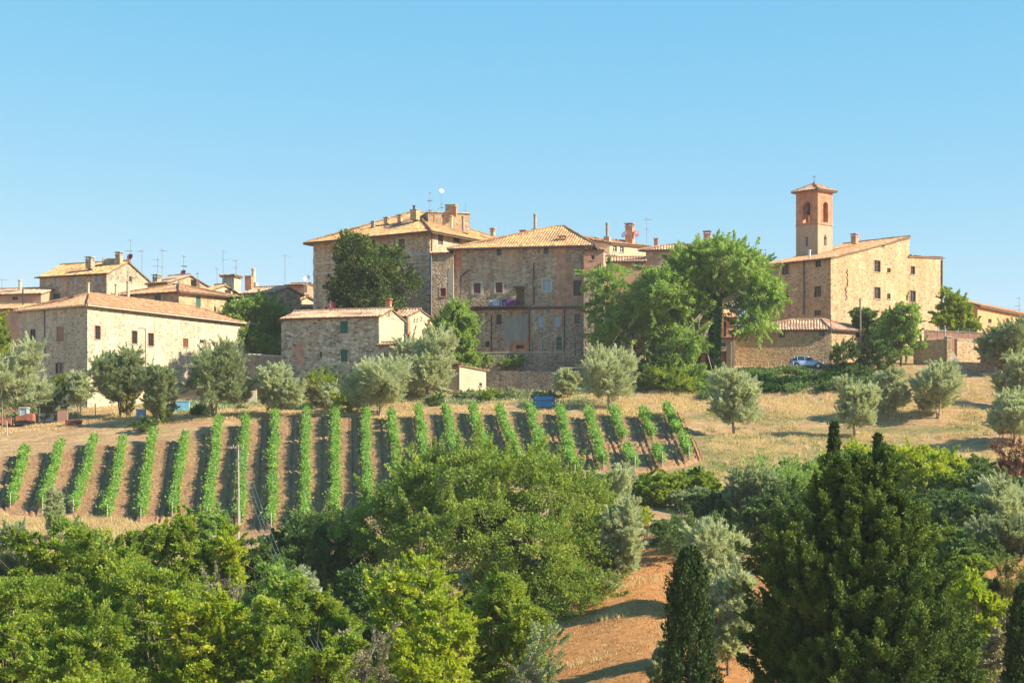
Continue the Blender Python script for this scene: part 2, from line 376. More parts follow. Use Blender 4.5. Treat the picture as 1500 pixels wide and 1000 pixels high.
def terrain():
    def axis(a, b, far):
        c = list(np.arange(a, b+.01, 1.0))
        step = 4.; x = b
        while x < far: x += step; step *= 1.4; c.append(x)
        step = 4.; x = a
        while x > -far: x -= step; step *= 1.4; c.insert(0, x)
        return np.array(c)
    xs = axis(-110, 130, 4000); ys = axis(60, 290, 5000)
    XX, YY = np.meshgrid(xs, ys, indexing='ij')
    u = np.clip((XX-GX0)/GS, 0, len(gx)-1.001); v = np.clip((YY-GY0)/GS, 0, len(gy)-1.001)
    i = u.astype(int); j = v.astype(int); f = u-i; g = v-j
    ZZ = (GZ[i, j]*(1-f)+GZ[i+1, j]*f)*(1-g)+(GZ[i, j+1]*(1-f)+GZ[i+1, j+1]*f)*g
    far = np.clip((np.hypot(XX, YY-200)-350)/600, 0, 1); ZZ = ZZ*(1-far)+(-35)*far
    n, m_ = XX.shape
    me = bpy.data.meshes.new('ground')
    V = np.stack([XX, YY, ZZ], -1).reshape(-1, 3)
    ii, jj = np.meshgrid(np.arange(n-1), np.arange(m_-1), indexing='ij'); a = (ii*m_+jj).ravel()
    Fc = np.stack([a, a+m_, a+m_+1, a+1], -1)
    me.from_pydata(V.tolist(), [], Fc.tolist())
    px = 750+F*XX/np.maximum(YY, 20); row = H-F*ZZ/np.maximum(YY, 20)
    # where bare orange soil and where greener grass really lie on the hill
    soil = np.zeros_like(XX)
    def blob(cx, cy, rx, ry): return np.clip(1.6-np.hypot((XX-cx)/rx, (YY-cy)/ry)*1.2, 0, 1)
    for (p, D, rx, ry) in ((930, 105, 9, 22), (950, 122, 7, 14), (1080, 100, 7, 14), (1150, 92, 14, 10), (700, 105, 8, 8), (1240, 120, 14, 8)):
        soil = np.maximum(soil, blob(X(p, D), D, rx, ry))
    green = np.zeros_like(XX)
    for (p, D, rx, ry) in ((1120, 172, 14, 9), (1200, 182, 12, 4), (1060, 185, 9, 5), (1330, 190, 16, 3), (1180, 165, 22, 5), (330, 208, 16, 5), (1150, 216, 20, 6), (1100, 198, 10, 3)):
        green = np.maximum(green, blob(X(p, D), D, rx, ry))
    for nm, arr in (('soil', soil), ('green', green)):
        at = me.attributes.new(nm, 'FLOAT', 'POINT'); at.data.foreach_set('value', arr.astype(np.float32).ravel())
    me.polygons.foreach_set('use_smooth', [True]*len(me.polygons))
    m, nt, out = newmat('hillside')
    tc = N(nt, 'TexCoord').outputs['Object']
    dry = ramp(nt, noise(nt, tc, .9, 6, .7), [(.25, (.38, .24, .12)), (.5, (.57, .39, .20)), (.75, (.70, .52, .30))])
    st = noise(nt, mapping(nt, tc, (.35, 1.1, 1)), 1.6, 6, .75)
    dry = mixc(nt, maprange(nt, st, .4, .68), dry, (.34, .185, .09))
    gr = ramp(nt, noise(nt, tc, 2.5, 5, .7), [(.3, (.10, .13, .04)), (.7, (.28, .28, .09))])
    so = ramp(nt, noise(nt, tc, 1.6, 7, .75), [(.25, (.34, .135, .045)), (.5, (.60, .28, .10)), (.75, (.74, .42, .18))])
    ag = N(nt, 'Attribute'); ag.attribute_name = 'green'; as_ = N(nt, 'Attribute'); as_.attribute_name = 'soil'
    nn = noise(nt, tc, .45, 5, .7)
    gf = maprange(nt, math_(nt, 'ADD', mixc(nt, .5, nn, noise(nt, tc, 2.2, 6, .75)), math_(nt, 'MULTIPLY', ag.outputs['Fac'], .17)), .55, .72)
    sf = maprange(nt, math_(nt, 'ADD', noise(nt, tc, .6, 4), as_.outputs['Fac']), .85, 1.15)
    c = mixc(nt, gf, dry, gr); c = mixc(nt, sf, c, so)
    bsdf(nt, out, c, .95, .1, noise(nt, tc, 2.2, 8, .8), 1.0, .35)
    me.materials.append(m); me.update()
    o = bpy.data.objects.new('ground', me); col.objects.link(o); tag(o, kind='structure')
terrain()

# ---------------------------------------------------------------- building kit
def quad_holes(mb, A, B, z0, ztop, holes, inward, depth=.2):
    """wall from A to B (xy), bottom z0, top function ztop(u in m), rectangular openings with reveals"""
    A = Vector(A); B = Vector(B); Lw = (B-A).length; d = (B-A)/Lw
    us = {0., Lw}; zs = {z0}
    for h in holes: us |= {max(0, h[0]), min(Lw, h[1])}; zs |= {h[2], h[3]}
    brk = getattr(ztop, 'breaks', [])
    for b in brk:
        if 0 < b < Lw: us.add(b)
    k = max(2, int(Lw/4))
    for i in range(1, k): us.add(Lw*i/k)
    us = sorted(us); us = [u for i, u in enumerate(us) if i == 0 or u-us[i-1] > 1e-4]; zs = sorted(zs)
    P = lambda u, z: (A.x+d.x*u, A.y+d.y*u, z)
    for i in range(len(us)-1):
        u0, u1 = us[i], us[i+1]; um = (u0+u1)/2
        t0, t1 = ztop(u0), ztop(u1)
        for j in range(len(zs)):
            lo = zs[j]; hi = zs[j+1] if j+1 < len(zs) else None
            if hi is not None:
                zm = (lo+hi)/2
                if any(h[0] < um < h[1] and h[2] < zm < h[3] for h in holes): continue
            a0, a1 = (min(hi, t0), min(hi, t1)) if hi is not None else (t0, t1)
            b0, b1 = min(lo, t0), min(lo, t1)
            if a0-b0 < 1e-4 and a1-b1 < 1e-4: continue
            mb.face([P(u0, b0), P(u1, b1), P(u1, a1), P(u0, a0)])
    iv = Vector((inward[0], inward[1])).normalized()*depth
    Q = lambda u, z: (A.x+d.x*u+iv.x, A.y+d.y*u+iv.y, z)
    for h in holes:
        u0, u1, a, b = h[:4]
        mb.face([P(u0, a), P(u0, b), Q(u0, b), Q(u0, a)]); mb.face([P(u1, b), P(u1, a), Q(u1, a), Q(u1, b)])
        mb.face([P(u0, a), Q(u0, a), Q(u1, a), P(u1, a)]); mb.face([P(u0, b), P(u1, b), Q(u1, b), Q(u0, b)])

def panelfit(A, B, px, row):
    """pixel -> (u, z) on the vertical plane A-B"""
    k = (px-750)/F; dx, dy = B[0]-A[0], B[1]-A[1]; Lw = math.hypot(dx, dy); dx /= Lw; dy /= Lw
    t = (k*A[1]-A[0])/(dx-k*dy); D = A[1]+t*dy
    return t, Z(row, D), D

def window(par, A, B, inward, h, kind):
    """a fitted window in opening h=(u0,u1,z0,z1): frame with pane or shutters"""
    A = Vector(A); B = Vector(B); d = (B-A).normalized(); iv = Vector((inward[0], inward[1])).normalized()
    u0, u1, a, b = h[:4]
    def P(u, z, off): q = A+d*u+iv*off; return (q.x, q.y, z)
    um, zm = (u0+u1)/2, (a+b)/2; w, hh = u1-u0, b-a
    fr = MB(); off = .14
    bw = .06
    wh = kind in ('white', 'pale')
    fr.box(P(u0+bw/2, zm, off), (bw, .06, hh), d); fr.box(P(u1-bw/2, zm, off), (bw, .06, hh), d)
    fr.box(P(um, b-bw/2, off), (w-2*bw, .055, bw), d); fr.box(P(um, a+bw/2, off), (w-2*bw, .055, bw), d)
    if kind in ('glass', 'white', 'pale', 'grid'):
        fr.box(P(um, zm, off), (bw, .05, hh-2*bw), d)
        fr.box(P(um, zm+hh*.12, off), (w-2*bw, .04, .045), d)
    root = fr.build('window', M['frame_white' if wh else 'frame'], par)
    if kind in ('glass', 'white', 'pale', 'grid'):
        p = MB(); p.face([P(u0, a, off+.05), P(u1, a, off+.05), P(u1, b, off+.05), P(u0, b, off+.05)])
        p.build('pane', M['glass_pale' if kind == 'pale' else 'glass'], root)
        if kind == 'grid':
            g = MB()
            for i in range(1, 4): g.box(P(u0+w*i/4, zm, .06), (.025, .025, hh), d)
            for i in range(1, 4): g.box(P(um, a+hh*i/4, .085), (w, .02, .025), d)
            g.build('window_grille', M['metal_dark'], root)
    else:
        mt = M[{'green': 'sh_green', 'red': 'sh_red', 'brown': 'sh_brown', 'brick': 'wall_brickfill', 'dark': 'metal_dark'}[kind]]
        s = MB()
        if kind == 'brick':
            s.face([P(u0, a, .09), P(u1, a, .09), P(u1, b, .09), P(u0, b, .09)]); s.build('brick_infill', mt, root)
        else:
            for (x0, x1) in ((u0+.01, um-.01), (um+.01, u1-.01)):
                lm = (x0+x1)/2; lw = x1-x0
                s.box(P(lm, zm, .085), (lw, .02, hh-.02), d)
                for xx in (x0+.03, x1-.03): s.box(P(xx, zm, .06), (.06, .03, hh-.02), d)
                n = max(4, int(hh/.16))
                for i in range(n): s.box(P(lm, a+.06+(hh-.12)*(i+.5)/n, .062), (lw-.12, .028, .06), d)
            s.build('shutter', mt, root)
    sl = MB(); sl.box(P(um, a-.04, -.03), (w+.2, .16, .07), d)
    sl.build('sill', M['trim'], root)
    return root

def surround(par, A, B, inward, h, mat, t=.16):
    A = Vector(A); B = Vector(B); d = (B-A).normalized(); iv = Vector((inward[0], inward[1])).normalized()
    u0, u1, a, b = h[:4]
    def P(u, z, off=-.02): q = A+d*u+iv*off; return (q.x, q.y, z)
    s = MB(); zm = (a+b)/2; hh = b-a
    s.box(P(u0-t/2, zm), (t, .05, hh+2*t), d); s.box(P(u1+t/2, zm), (t, .05, hh+2*t), d)
    s.box(P((u0+u1)/2, b+t/2), (u1-u0, .05, t), d); s.box(P((u0+u1)/2, a-t/2), (u1-u0, .06, t), d)
    return s.build('window_surround', mat, par)

def roof_faces(name, polys, mat, par, ridges=(), period=.36, amp=.10, seed=0, eave_mat=None):
    """corrugated tile roof; each poly starts with its eave edge"""
    rng = random.Random(seed+len(polys)*7)
    mb = MB(); sl = MB()
    for poly in polys:
        P = [Vector(p) for p in poly]
        e = (P[1]-P[0]).normalized(); n = (P[1]-P[0]).cross(P[-1]-P[0]).normalized()
        if n.z < 0: n = -n
        g = n.cross(e).normalized()
        if g.z < 0: g = -g
        Q = [((p-P[0]).dot(e), (p-P[0]).dot(g)) for p in P]
        u0, u1 = min(q[0] for q in Q), max(q[0] for q in Q)
        nc = max(4, int((u1-u0)/period)*4)
        vmax = max(q[1] for q in Q); nr = max(2, int(vmax/.84))
        prof = [0, .75, 1, .75]
        colv = []
        sag = rng.uniform(.05, .12)
        for k in range(nc+1):
            u = u0+(u1-u0)*k/nc; uu = min(max(u, u0+1e-4), u1-1e-4)
            ts = []
            for i in range(len(Q)):
                a, b = Q[i], Q[(i+1) % len(Q)]
                if (a[0]-uu)*(b[0]-uu) <= 0 and abs(a[0]-b[0]) > 1e-9:
                    f = (uu-a[0])/(b[0]-a[0]); ts.append(a[1]+(b[1]-a[1])*f)
            if not ts: ts = [0, 0]
            lo, hi = min(ts), max(ts)
            if k % 4 == 0: jl = rng.uniform(-.06, .05); ja = rng.uniform(.8, 1.2)
            c_ = []
            for r in range(nr+1):
                v = lo+(hi-lo)*r/nr
                if r == 0 and lo < .05 and hi-lo > .3: v += jl
                hgt = amp*ja*prof[k % 4]*(1 if hi-lo > .2 else .3)
                wv = -sag*math.sin(math.pi*v/max(vmax, .1))*(1+.6*math.sin(u*.7+seed))+rng.uniform(-.012, .012)
                p = P[0]+e*u+g*v+n*(hgt+wv); c_.append((p, (u-u0, v)))
            colv.append(c_)
        base = len(mb.v)
        for c_ in colv: mb.v += [tuple(q[0]) for q in c_]
        for k in range(nc):
            for r in range(nr):
                a = base+k*(nr+1)+r; b = a+nr+1
                mb.f.append((a, b, b+1, a+1)); mb.uv.append([colv[k][r][1], colv[k+1][r][1], colv[k+1][r+1][1], colv[k][r+1][1]])
        # slab beneath
        t1, t2 = [p-n*.05 for p in P], [p-n*.20 for p in P]
        sl.face(t1); sl.face(list(reversed(t2)))
        for i in range(len(P)):
            j = (i+1) % len(P); sl.face([t1[i], t2[i], t2[j], t1[j]])
    for (a, b) in ridges:
        a, b = Vector(a), Vector(b); Ln = (b-a).length; k = max(2, int(Ln/.45))
        pts = [a+(b-a)*i/k+Vector((0, 0, .03+rng.uniform(-.02, .03))) for i in range(k+1)]
        mb.tube(pts, [.13 if i % 2 else .15 for i in range(k+1)], 7)
    o = mb.build(name, mat, par); sl.build('eaves', eave_mat or M['eave'], par)
    return o

class House: pass
def house(name, label, cat, px, D, a, row, pL=None, pR=None, b=None, sL=None, tR=None, zb=None, roof='gableL', slope=.32,
          peak=None, oh=.45, wall='st_mid', rmat='tile', win=(), parent=None, seed=0, group=None, back=None, ap=None):
    """two street faces meeting at a near corner (px, D); L face runs left, R face right and back.
    row = image row of the wall top at the corner"""
    if b is None: b = a
    a, b = R(a), R(b)
    C = Vector((X(px, D), D)); dL = Vector((-math.cos(a), math.sin(a))); dR = Vector((math.sin(b), math.cos(b)))
    def solve(p, d):
        k = (p-750)/F; return (k*C.y-C.x)/(d.x-k*d.y)
    S = sL or solve(pL, dL); T = tR or solve(pR, dR)
    ze = Z(row, D); zb = zb if zb is not None else ground(C.x, C.y)-2.5
    par = parent or empty(name, (C.x, C.y, ground(C.x, C.y)), label, cat, group)
    h = House(); h.par = par; h.C = C; h.dL = dL; h.dR = dR; h.S = S; h.T = T; h.ze = ze; h.zb = zb
    W = lambda s, t: C+dL*s+dR*t
    P3 = lambda s, t, z: (W(s, t).x, W(s, t).y, z)
    h.P3 = P3; h.W = W
    o = oh
    ridges = []
    one = lambda z: (lambda u: z)
    if roof == 'gableL':      # ridge parallel to the L face, gable on R
        tr = peak*T if peak else T/2; zr = ze+slope*tr; s2 = (zr-(back if back is not None else ze))/max(T-tr, .01) if tr < T-.01 else 0
        polys = [[P3(-o*.5, -o, ze-slope*o), P3(S+o*.5, -o, ze-slope*o), P3(S+o*.5, tr, zr), P3(-o*.5, tr, zr)]]
        if tr < T-.01: polys.append([P3(S+o*.5, T+o, zr-s2*(T-tr+o)), P3(-o*.5, T+o, zr-s2*(T-tr+o)), P3(-o*.5, tr, zr), P3(S+o*.5, tr, zr)])
        ridges = [(P3(-o*.5, tr, zr+.05), P3(S+o*.5, tr, zr+.05))]
        def g(u): return ze+slope*u if u <= tr else zr-s2*(u-tr)
        g.breaks = [tr]; def_top = {'L': one(ze), 'R': g, 'K': one(g(T)), 'M': g}
    elif roof == 'gableR':    # ridge runs back from the L face; gable on L
        tr = peak*S if peak else S/2; zr = ze+slope*tr; zL = back if back is not None else ze; s2 = (zr-zL)/max(S-tr, .01)
        polys = [[P3(-o, T+o*.5, ze-slope*o), P3(-o, -o*.5, ze-slope*o), P3(tr, -o*.5, zr), P3(tr, T+o*.5, zr)]]
        if tr < S-.01: polys.append([P3(S+o, -o*.5, zr-s2*(S-tr+o)), P3(S+o, T+o*.5, zr-s2*(S-tr+o)), P3(tr, T+o*.5, zr), P3(tr, -o*.5, zr)])
        ridges = [(P3(tr, -o*.5, zr+.05), P3(tr, T+o*.5, zr+.05))]
        def g(u): return ze+slope*u if u <= tr else zr-s2*(u-tr)
        g.breaks = [tr]; def_top = {'L': g, 'R': one(ze), 'K': g, 'M': one(g(S))}
    elif roof == 'hip':
        m_ = min(S, T)/2; zr = ze+slope*m_
        if T >= S: r0, r1 = (S/2, m_), (S/2, T-m_)
        else: r0, r1 = (m_, T/2), (S-m_, T/2)
        if ap: r0, r1 = (S*ap, T/2), (S*ap+1.2, T/2)
        E = [P3(-o, -o, ze-slope*o), P3(S+o, -o, ze-slope*o), P3(S+o, T+o, ze-slope*o), P3(-o, T+o, ze-slope*o)]
        A0, A1 = P3(*r0, zr), P3(*r1, zr)
        if T >= S and not ap: polys = [[E[0], E[1], A0], [E[3], E[0], A0, A1], [E[2], E[3], A1], [E[1], E[2], A1, A0]]
        else: polys = [[E[0], E[1], A1, A0], [E[3], E[0], A0], [E[2], E[3], A0, A1], [E[1], E[2], A1]]
        up = lambda p: (p[0], p[1], p[2]+.05)
        ridges = [(up(A0), up(A1))] if (Vector(A0)-Vector(A1)).length > .5 else []
        if T >= S and not ap: ridges += [(up(E[0]), up(A0)), (up(E[1]), up(A0)), (up(E[2]), up(A1)), (up(E[3]), up(A1))]
        else: ridges += [(up(E[0]), up(A0)), (up(E[3]), up(A0)), (up(E[1]), up(A1)), (up(E[2]), up(A1))]
        def_top = {k: one(ze) for k in 'LRKM'}
    elif roof == 'none':
        polys = []; def_top = {k: one(ze) for k in 'LRKM'}
    h.zr = ze if roof == 'none' else zr
    # walls
    sides = {'L': (W(S, 0), W(0, 0), dR), 'R': (W(0, 0), W(0, T), dL), 'K': (W(0, T), W(S, T), -dR), 'M': (W(S, T), W(S, 0), -dL)}
    mbw = MB(); fitted = []
    for k, (A, B, inw) in sides.items():
        nin = Vector((-(B-A).y, (B-A).x)).normalized()
        if nin.dot(inw) < 0: nin = -nin
        top = def_top[k]
        if k == 'L' and roof == 'gableR':
            f0 = top; top = (lambda f0: (lambda u: f0(S-u)))(f0); top.breaks = [S-tr]
        if k == 'M' and roof == 'gableL':
            f0 = top; top = (lambda f0: (lambda u: f0(T-u)))(f0); top.breaks = [T-tr]
        holes = []
        for w in win:
            if w[0] != k: continue
            u, z, Dw = panelfit(A, B, w[1], w[2])
            cosf = 1
            hw = w[3]/2
            ua, _, _ = panelfit(A, B, w[1]-hw, w[2]); ub, _, _ = panelfit(A, B, w[1]+hw, w[2])
            hh = w[4]/F*Dw
            hole = (max(.1, min(ua, ub)), max(ua, ub), z-hh/2, z+hh/2)
            holes.append(hole); fitted.append((A, B, nin, hole, w))
        quad_holes(mbw, A, B, zb, top, holes, nin)
        h.__dict__['side'+k] = (A, B, nin)
    if polys: h.roof = roof_faces('roof', polys, M[rmat], par, ridges, seed=seed)
    h.wall = mbw.build('wall', M[wall], par)
    for A, B, nin, hole, w in fitted:
        wo_ = window(par, A, B, nin, hole, w[5])
        if len(w) > 6: surround(wo_, A, B, nin, hole, M[w[6]], w[7] if len(w) > 7 else .16)
    return h

def drainpipe(h, side, px, r0, r1, mat='gutter', rad=.07, elbow=None):
    A, B, nin = getattr(h, 'side'+side)
    u, z0, D = panelfit(A, B, px, r0); _, z1, _ = panelfit(A, B, px, r1)
    d = (B-A).normalized(); q = A+d*u-nin*.12
    mb = MB(); pts = []
    if elbow:
        u2, z2, _ = panelfit(A, B, *elbow); q2 = A+d*u2-nin*.12; pts.append((q2.x, q2.y, z2))
    pts += [(q.x, q.y, z0), (q.x, q.y, z1)]
    mb.tube(pts, rad, 6); mb.build('drainpipe', M[mat], h.par)
def gutter(h, mat='gutter', sides='LR', oh=.5, slope=.3):
    mb = MB(); z = h.ze-slope*oh-.1
    if 'L' in sides: mb.tube([h.P3(-oh, -oh-.06, z), h.P3(h.S+oh, -oh-.06, z)], .09, 6)
    if 'R' in sides: mb.tube([h.P3(-oh-.06, -oh, z), h.P3(-oh-.06, h.T+oh, z)], .09, 6)
    mb.build('gutter', M[mat], h.par)
def panel(h, side, name, p0, p1, r0, r1, mat, off=.03):
    """flat facing slightly proud of a wall (brick pilaster, plaster patch, string course)"""
    A, B, nin = getattr(h, 'side'+side); d = (B-A).normalized()
    ua, za, D = panelfit(A, B, p0, r0); ub, _, _ = panelfit(A, B, p1, r0); _, zc, _ = panelfit(A, B, (p0+p1)/2, r1)
    u0, u1 = max(0, min(ua, ub)), min((B-A).length, max(ua, ub)); c = A+d*(u0+u1)/2-nin*off/2
    mb = MB(); mb.box((c.x, c.y, (za+zc)/2), (u1-u0, off, za-zc), d)
    return mb.build(name, M[mat], h.par)
def chimney(roof, px, D, rtop, rbot, w=.6, mat='plaster_warm', kind='block', ang=20, d=None):
    """chimney as a sub-part of a roof. D distance; rows of top and foot"""
    x, z1 = xz(px, rtop, D); z0 = Z(rbot, D)-.4; ax = (math.cos(R(ang)), -math.sin(R(ang))); mb = MB(); y = D
    d = d or w
    if kind == 'pipe':
        mb.tube([(x, y, z0), (x, y, z1-.1)], w/2, 8); mb.tube([(x, y, z1-.14), (x, y, z1)], w*.72, 8)
    elif kind == 'cap':      # masonry shaft with little tiled hood on posts
        zc = z1-.5
        mb.box((x, y, (z0+zc)/2), (w, d, zc-z0), ax); mb.box((x, y, zc+.05), (w+.16, d+.16, .1), ax)
        for i in (-1, 1):
            for j in (-1, 1): mb.box((x+ax[0]*w*.38*i-ax[1]*d*.38*j, y+ax[1]*w*.38*i+ax[0]*d*.38*j, zc+.23), (.12, .12, .26), ax)
        mb.box((x, y, zc+.41), (w+.26, d+.26, .1), ax); mb.box((x, y, zc+.49), (w*.6, d*.6, .08), ax)
    elif kind == 'tall':     # block foot with a slim flue and a cowl
        zc = z0+(z1-z0)*.35
        mb.box((x, y, (z0+zc)/2), (w*1.9, d*1.9, zc-z0), ax); mb.tube([(x, y, zc-.05), (x, y, z1-.35)], w/2, 8)
        mb.tube([(x, y, z1-.35), (x, y, z1-.25), (x, y, z1-.05), (x, y, z1)], [w*.5, w*.62, w*.62, w*.3], 8)
    else:
        mb.box((x, y, (z0+z1)/2), (w, d, z1-z0), ax); mb.box((x, y, z1+.04), (w+.14, d+.14, .09), ax)
    o = mb.build('chimney', M[mat], roof)
    return o
def antenna(roof, px, D, rtop, rbot, elems=((.9, 5, .5),), mat='metal'):
    """mast with yagi booms: (height fraction, n elements, length m)"""
    x, z1 = xz(px, rtop, D); z0 = Z(rbot, D)-.5; mb = MB()
    mb.tube([(x, D, z0), (x, D, z1)], .035, 5)
    for (f, n, ln) in elems:
        z = z0+(z1-z0)*f
        a = (px*7.3) % 3.1; ax = (math.cos(a), math.sin(a))
        mb.box((x+ax[0]*ln*.3, D+ax[1]*ln*.3, z), (ln*1.3, .035, .035), ax)
        for i in range(n):
            t = -ln*.3+ln*1.2*i/max(1, n-1)
            mb.box((x+ax[0]*t, D+ax[1]*t, z), (.03, ln*(.75-.35*i/n), .03), ax)
    mb.build('antenna', M[mat], roof)
def dish(roof, px, D, row, r=.45, mat='dish_white', az=200, name='satellite_dish', foot=1.):
    x, z = xz(px, row, D); mb = MB(); a = R(az); dirv = Vector((math.sin(a)*math.cos(R(25)), math.cos(a)*math.cos(R(25)), math.sin(R(25))))
    u = dirv.orthogonal().normalized(); w = dirv.cross(u); c = Vector((x, D, z)); n = 14
    rings = []
    for (f, dd) in ((0, -.14), (.35, -.12), (.7, -.06), (1, 0)):
        rings.append([c+dirv*dd*r*1.6+(u*math.cos(2*math.pi*k/n)+w*math.sin(2*math.pi*k/n))*r*max(f, .01) for k in range(n)])
    for i in range(3):
        for k in range(n):
            mb.face([rings[i][k], rings[i][(k+1) % n], rings[i+1][(k+1) % n], rings[i+1][k]])
            mb.face([q-dirv*.03 for q in (rings[i+1][k], rings[i+1][(k+1) % n], rings[i][(k+1) % n], rings[i][k])])
    mb.tube([c+dirv*(-.2*r), c+Vector((0, 0, -foot))-dirv*.1], .03, 5)
    mb.tube([c-w*r*.9, c+dirv*r*.9], .015, 4); mb.tube([c+dirv*r*.85, c+dirv*r*1.05], .05, 6)
    mb.build(name, M[mat], roof)

# ---------------------------------------------------------------- the village
# long farmhouse, lower left
h = house('farmhouse', 'long cream stone farmhouse with a low hipped tile roof at the lower left', 'house', 128, 220, 36, 445, 28, 369, b=31, roof='hip', slope=.34,
      wall='st_cream', rmat='tile', oh=.55, zb=4, seed=1,
      win=[('L', 48, 492, 8, 20, 'grid'), ('L', 88, 489, 11, 22, 'brick'), ('L', 87, 539, 12, 16, 'glass'), ('R', 143, 487, 8, 20, 'grid', 'brick_pale', .12), ('R', 197, 494, 8, 19, 'grid', 'brick_pale', .12), ('R', 221, 497.5, 8, 19, 'grid', 'brick_pale', .12),
           ('R', 272, 502, 8, 13, 'red'), ('R', 296, 500, 7, 5, 'glass'), ('R', 351, 510, 6, 14, 'glass'), ('R', 250, 556, 12, 20, 'brown')])
gutter(h, 'trim'); drainpipe(h, 'L', 66, 452, 520, 'gutter_grey')
chimney(h.roof, 129.5, 228, 414, 432, .28, 'plaster_cream', 'pipe')
chimney(h.roof, 170, 238, 416, 432, .38, 'plaster_cream', 'pipe'); chimney(h.roof, 187.5, 241, 412, 431, .42, 'plaster_cream', 'pipe')
# upper stone house
h = house('stone_house', 'grey stone gabled house with three pale blue windows above the long farmhouse', 'house', 156, 262, 24, 399, 58, 217, roof='gableL', slope=.43, wall='st_grey', rmat='tile_gold', zb=17, seed=2,
      win=[('L', 83.5, 410, 7, 15, 'pale'), ('L', 110, 408.5, 7, 15, 'pale'), ('L', 144.5, 406.5, 8, 14, 'pale'), ('L', 83, 434, 11, 8, 'green'), ('R', 191, 409, 4, 8, 'glass')])
panel(h, 'R', 'wall_render', 158, 216, 411, 440, 'plaster_warm', .02)
gutter(h, 'metal_dark', 'L')
chimney(h.roof, 132, 265, 376, 390, .95, 'st_grey', 'cap', 24); chimney(h.roof, 174.5, 266, 369, 384, .8, 'st_grey', 'cap', 24)
mb = MB(); x, z = xz(161, 381, 267); mb.box((x, 267, z-.4), (2.2, 1, 1.2), (1, .3)); mb.build('roof_hatch', M['st_grey'], h.roof)
antenna(h.roof, 191.5, 268, 350, 388, ((.95, 4, .5), (.6, 6, 1.0))); dish(h.roof, 190, 267.5, 376, .52, 'dish_red', 205)
antenna(h.roof, 208, 266, 366, 395, ((.95, 6, 1.1),))
# far-left low houses
h = house('low_house', 'low pink-walled house cut by the left edge, behind the farmhouse roof', 'house', 60, 262, 12, 429, -40, tR=9, roof='gableL', slope=.26, wall='plaster_pink', rmat='tile_pink', zb=17, seed=3,
      win=[('L', 22, 437, 8, 5, 'glass')])
chimney(h.roof, 29.5, 266, 410, 424, .5, 'plaster_cream', 'pipe'); antenna(h.roof, 3, 265, 408, 424, ((.9, 5, 1),))
h = house('low_house', 'low shed with weathered roof behind the left end of the farmhouse', 'house', 60, 246, 16, 450, -20, tR=8, roof='gableL', slope=.24, wall='plaster_pink', rmat='tile', zb=14, seed=4)
chimney(h.roof, 33.5, 250, 424, 448, .2, 'metal_dark', 'pipe')
# hipped house with green shutters
h = house('stone_house', 'stone house with green shutters and hipped roof right behind the farmhouse', 'house', 262, 244, 28, 426, 168, 346, b=42, roof='hip', slope=.30, wall='st_gold', rmat='tile', zb=14, seed=5,
      win=[('L', 231, 437, 9, 10, 'green'), ('R', 290.5, 442, 7, 16, 'green'), ('R', 335, 444, 6, 9, 'green')])
gutter(h, 'gutter'); antenna(h.roof, 193, 250, 404, 424, ((.9, 4, .8),))
dish(h.roof, 259.5, 252, 414.5, .42, 'dish_white', 190)
# gabled house with red dish
h = house('stone_house', 'small gabled house with a dark red dish on its ridge, behind the green-shuttered house', 'house', 246, 258, 32, 412, 216, 309, roof='gableL', slope=.30, wall='st_gold', rmat='tile_pink', zb=19, seed=6, win=[('R', 262, 418, 6, 7, 'glass')])
dish(h.roof, 268, 263, 399, .45, 'dish_red', 205); antenna(h.roof, 269, 263.5, 374, 404, ((.95, 4, .5), (.55, 6, 1.1)))
antenna(h.roof, 237.5, 262, 364, 404, ((.93, 6, .9), (.4, 3, .5))); antenna(h.roof, 231, 261, 377, 404, ((.9, 6, .7), (.6, 5, .8)))
chimney(h.roof, 230, 260, 402, 412, .9, 'st_grey', 'cap', 30); antenna(h.roof, 289, 262, 398, 412, ((.85, 4, .6),)); chimney(h.roof, 286, 258, 411, 420, .9, 'sh_brown', 'block')
# house with a little glazed dormer
h = house('stone_house', 'house with pale gable and long dark tile roof left of the glazed turret', 'house', 305, 254, 38, 425, 292, 352, roof='gableL', slope=.34, wall='plaster_warm', rmat='tile_gold', zb=17, seed=7)
antenna(h.roof, 327, 262, 366, 408, ((.95, 3, .4), (.7, 1, .8))); antenna(h.roof, 318, 262, 392, 412, ((.95, 3, .4),)); antenna(h.roof, 346, 262, 380, 405, ((.95, 5, .8), (.6, 5, .7)))
h = house('roof_turret', 'small roof turret with two grey windows and flat red tile cap', 'turret', 343, 262, 15, 403, 325.5, 352, roof='hip', slope=.08, oh=.3, wall='plaster_warm', rmat='tile_pink', zb=20, seed=8,
      win=[('L', 330.5, 411, 6, 11, 'pale'), ('L', 338.5, 410.5, 6, 11, 'pale')])
h = house('stone_house', 'dark-walled house with red brick chimneys between turret and ivy tree', 'house', 402, 252, 14, 427, 357, 440, b=50, roof='gableL', slope=.38, wall='st_mid', rmat='tile_pink', zb=16, seed=9)
chimney(h.roof, 365, 256, 405, 421, .95, 'brick', 'block', 12); chimney(h.roof, 371.5, 257, 393, 421, .55, 'plaster_cream', 'tall', 12)
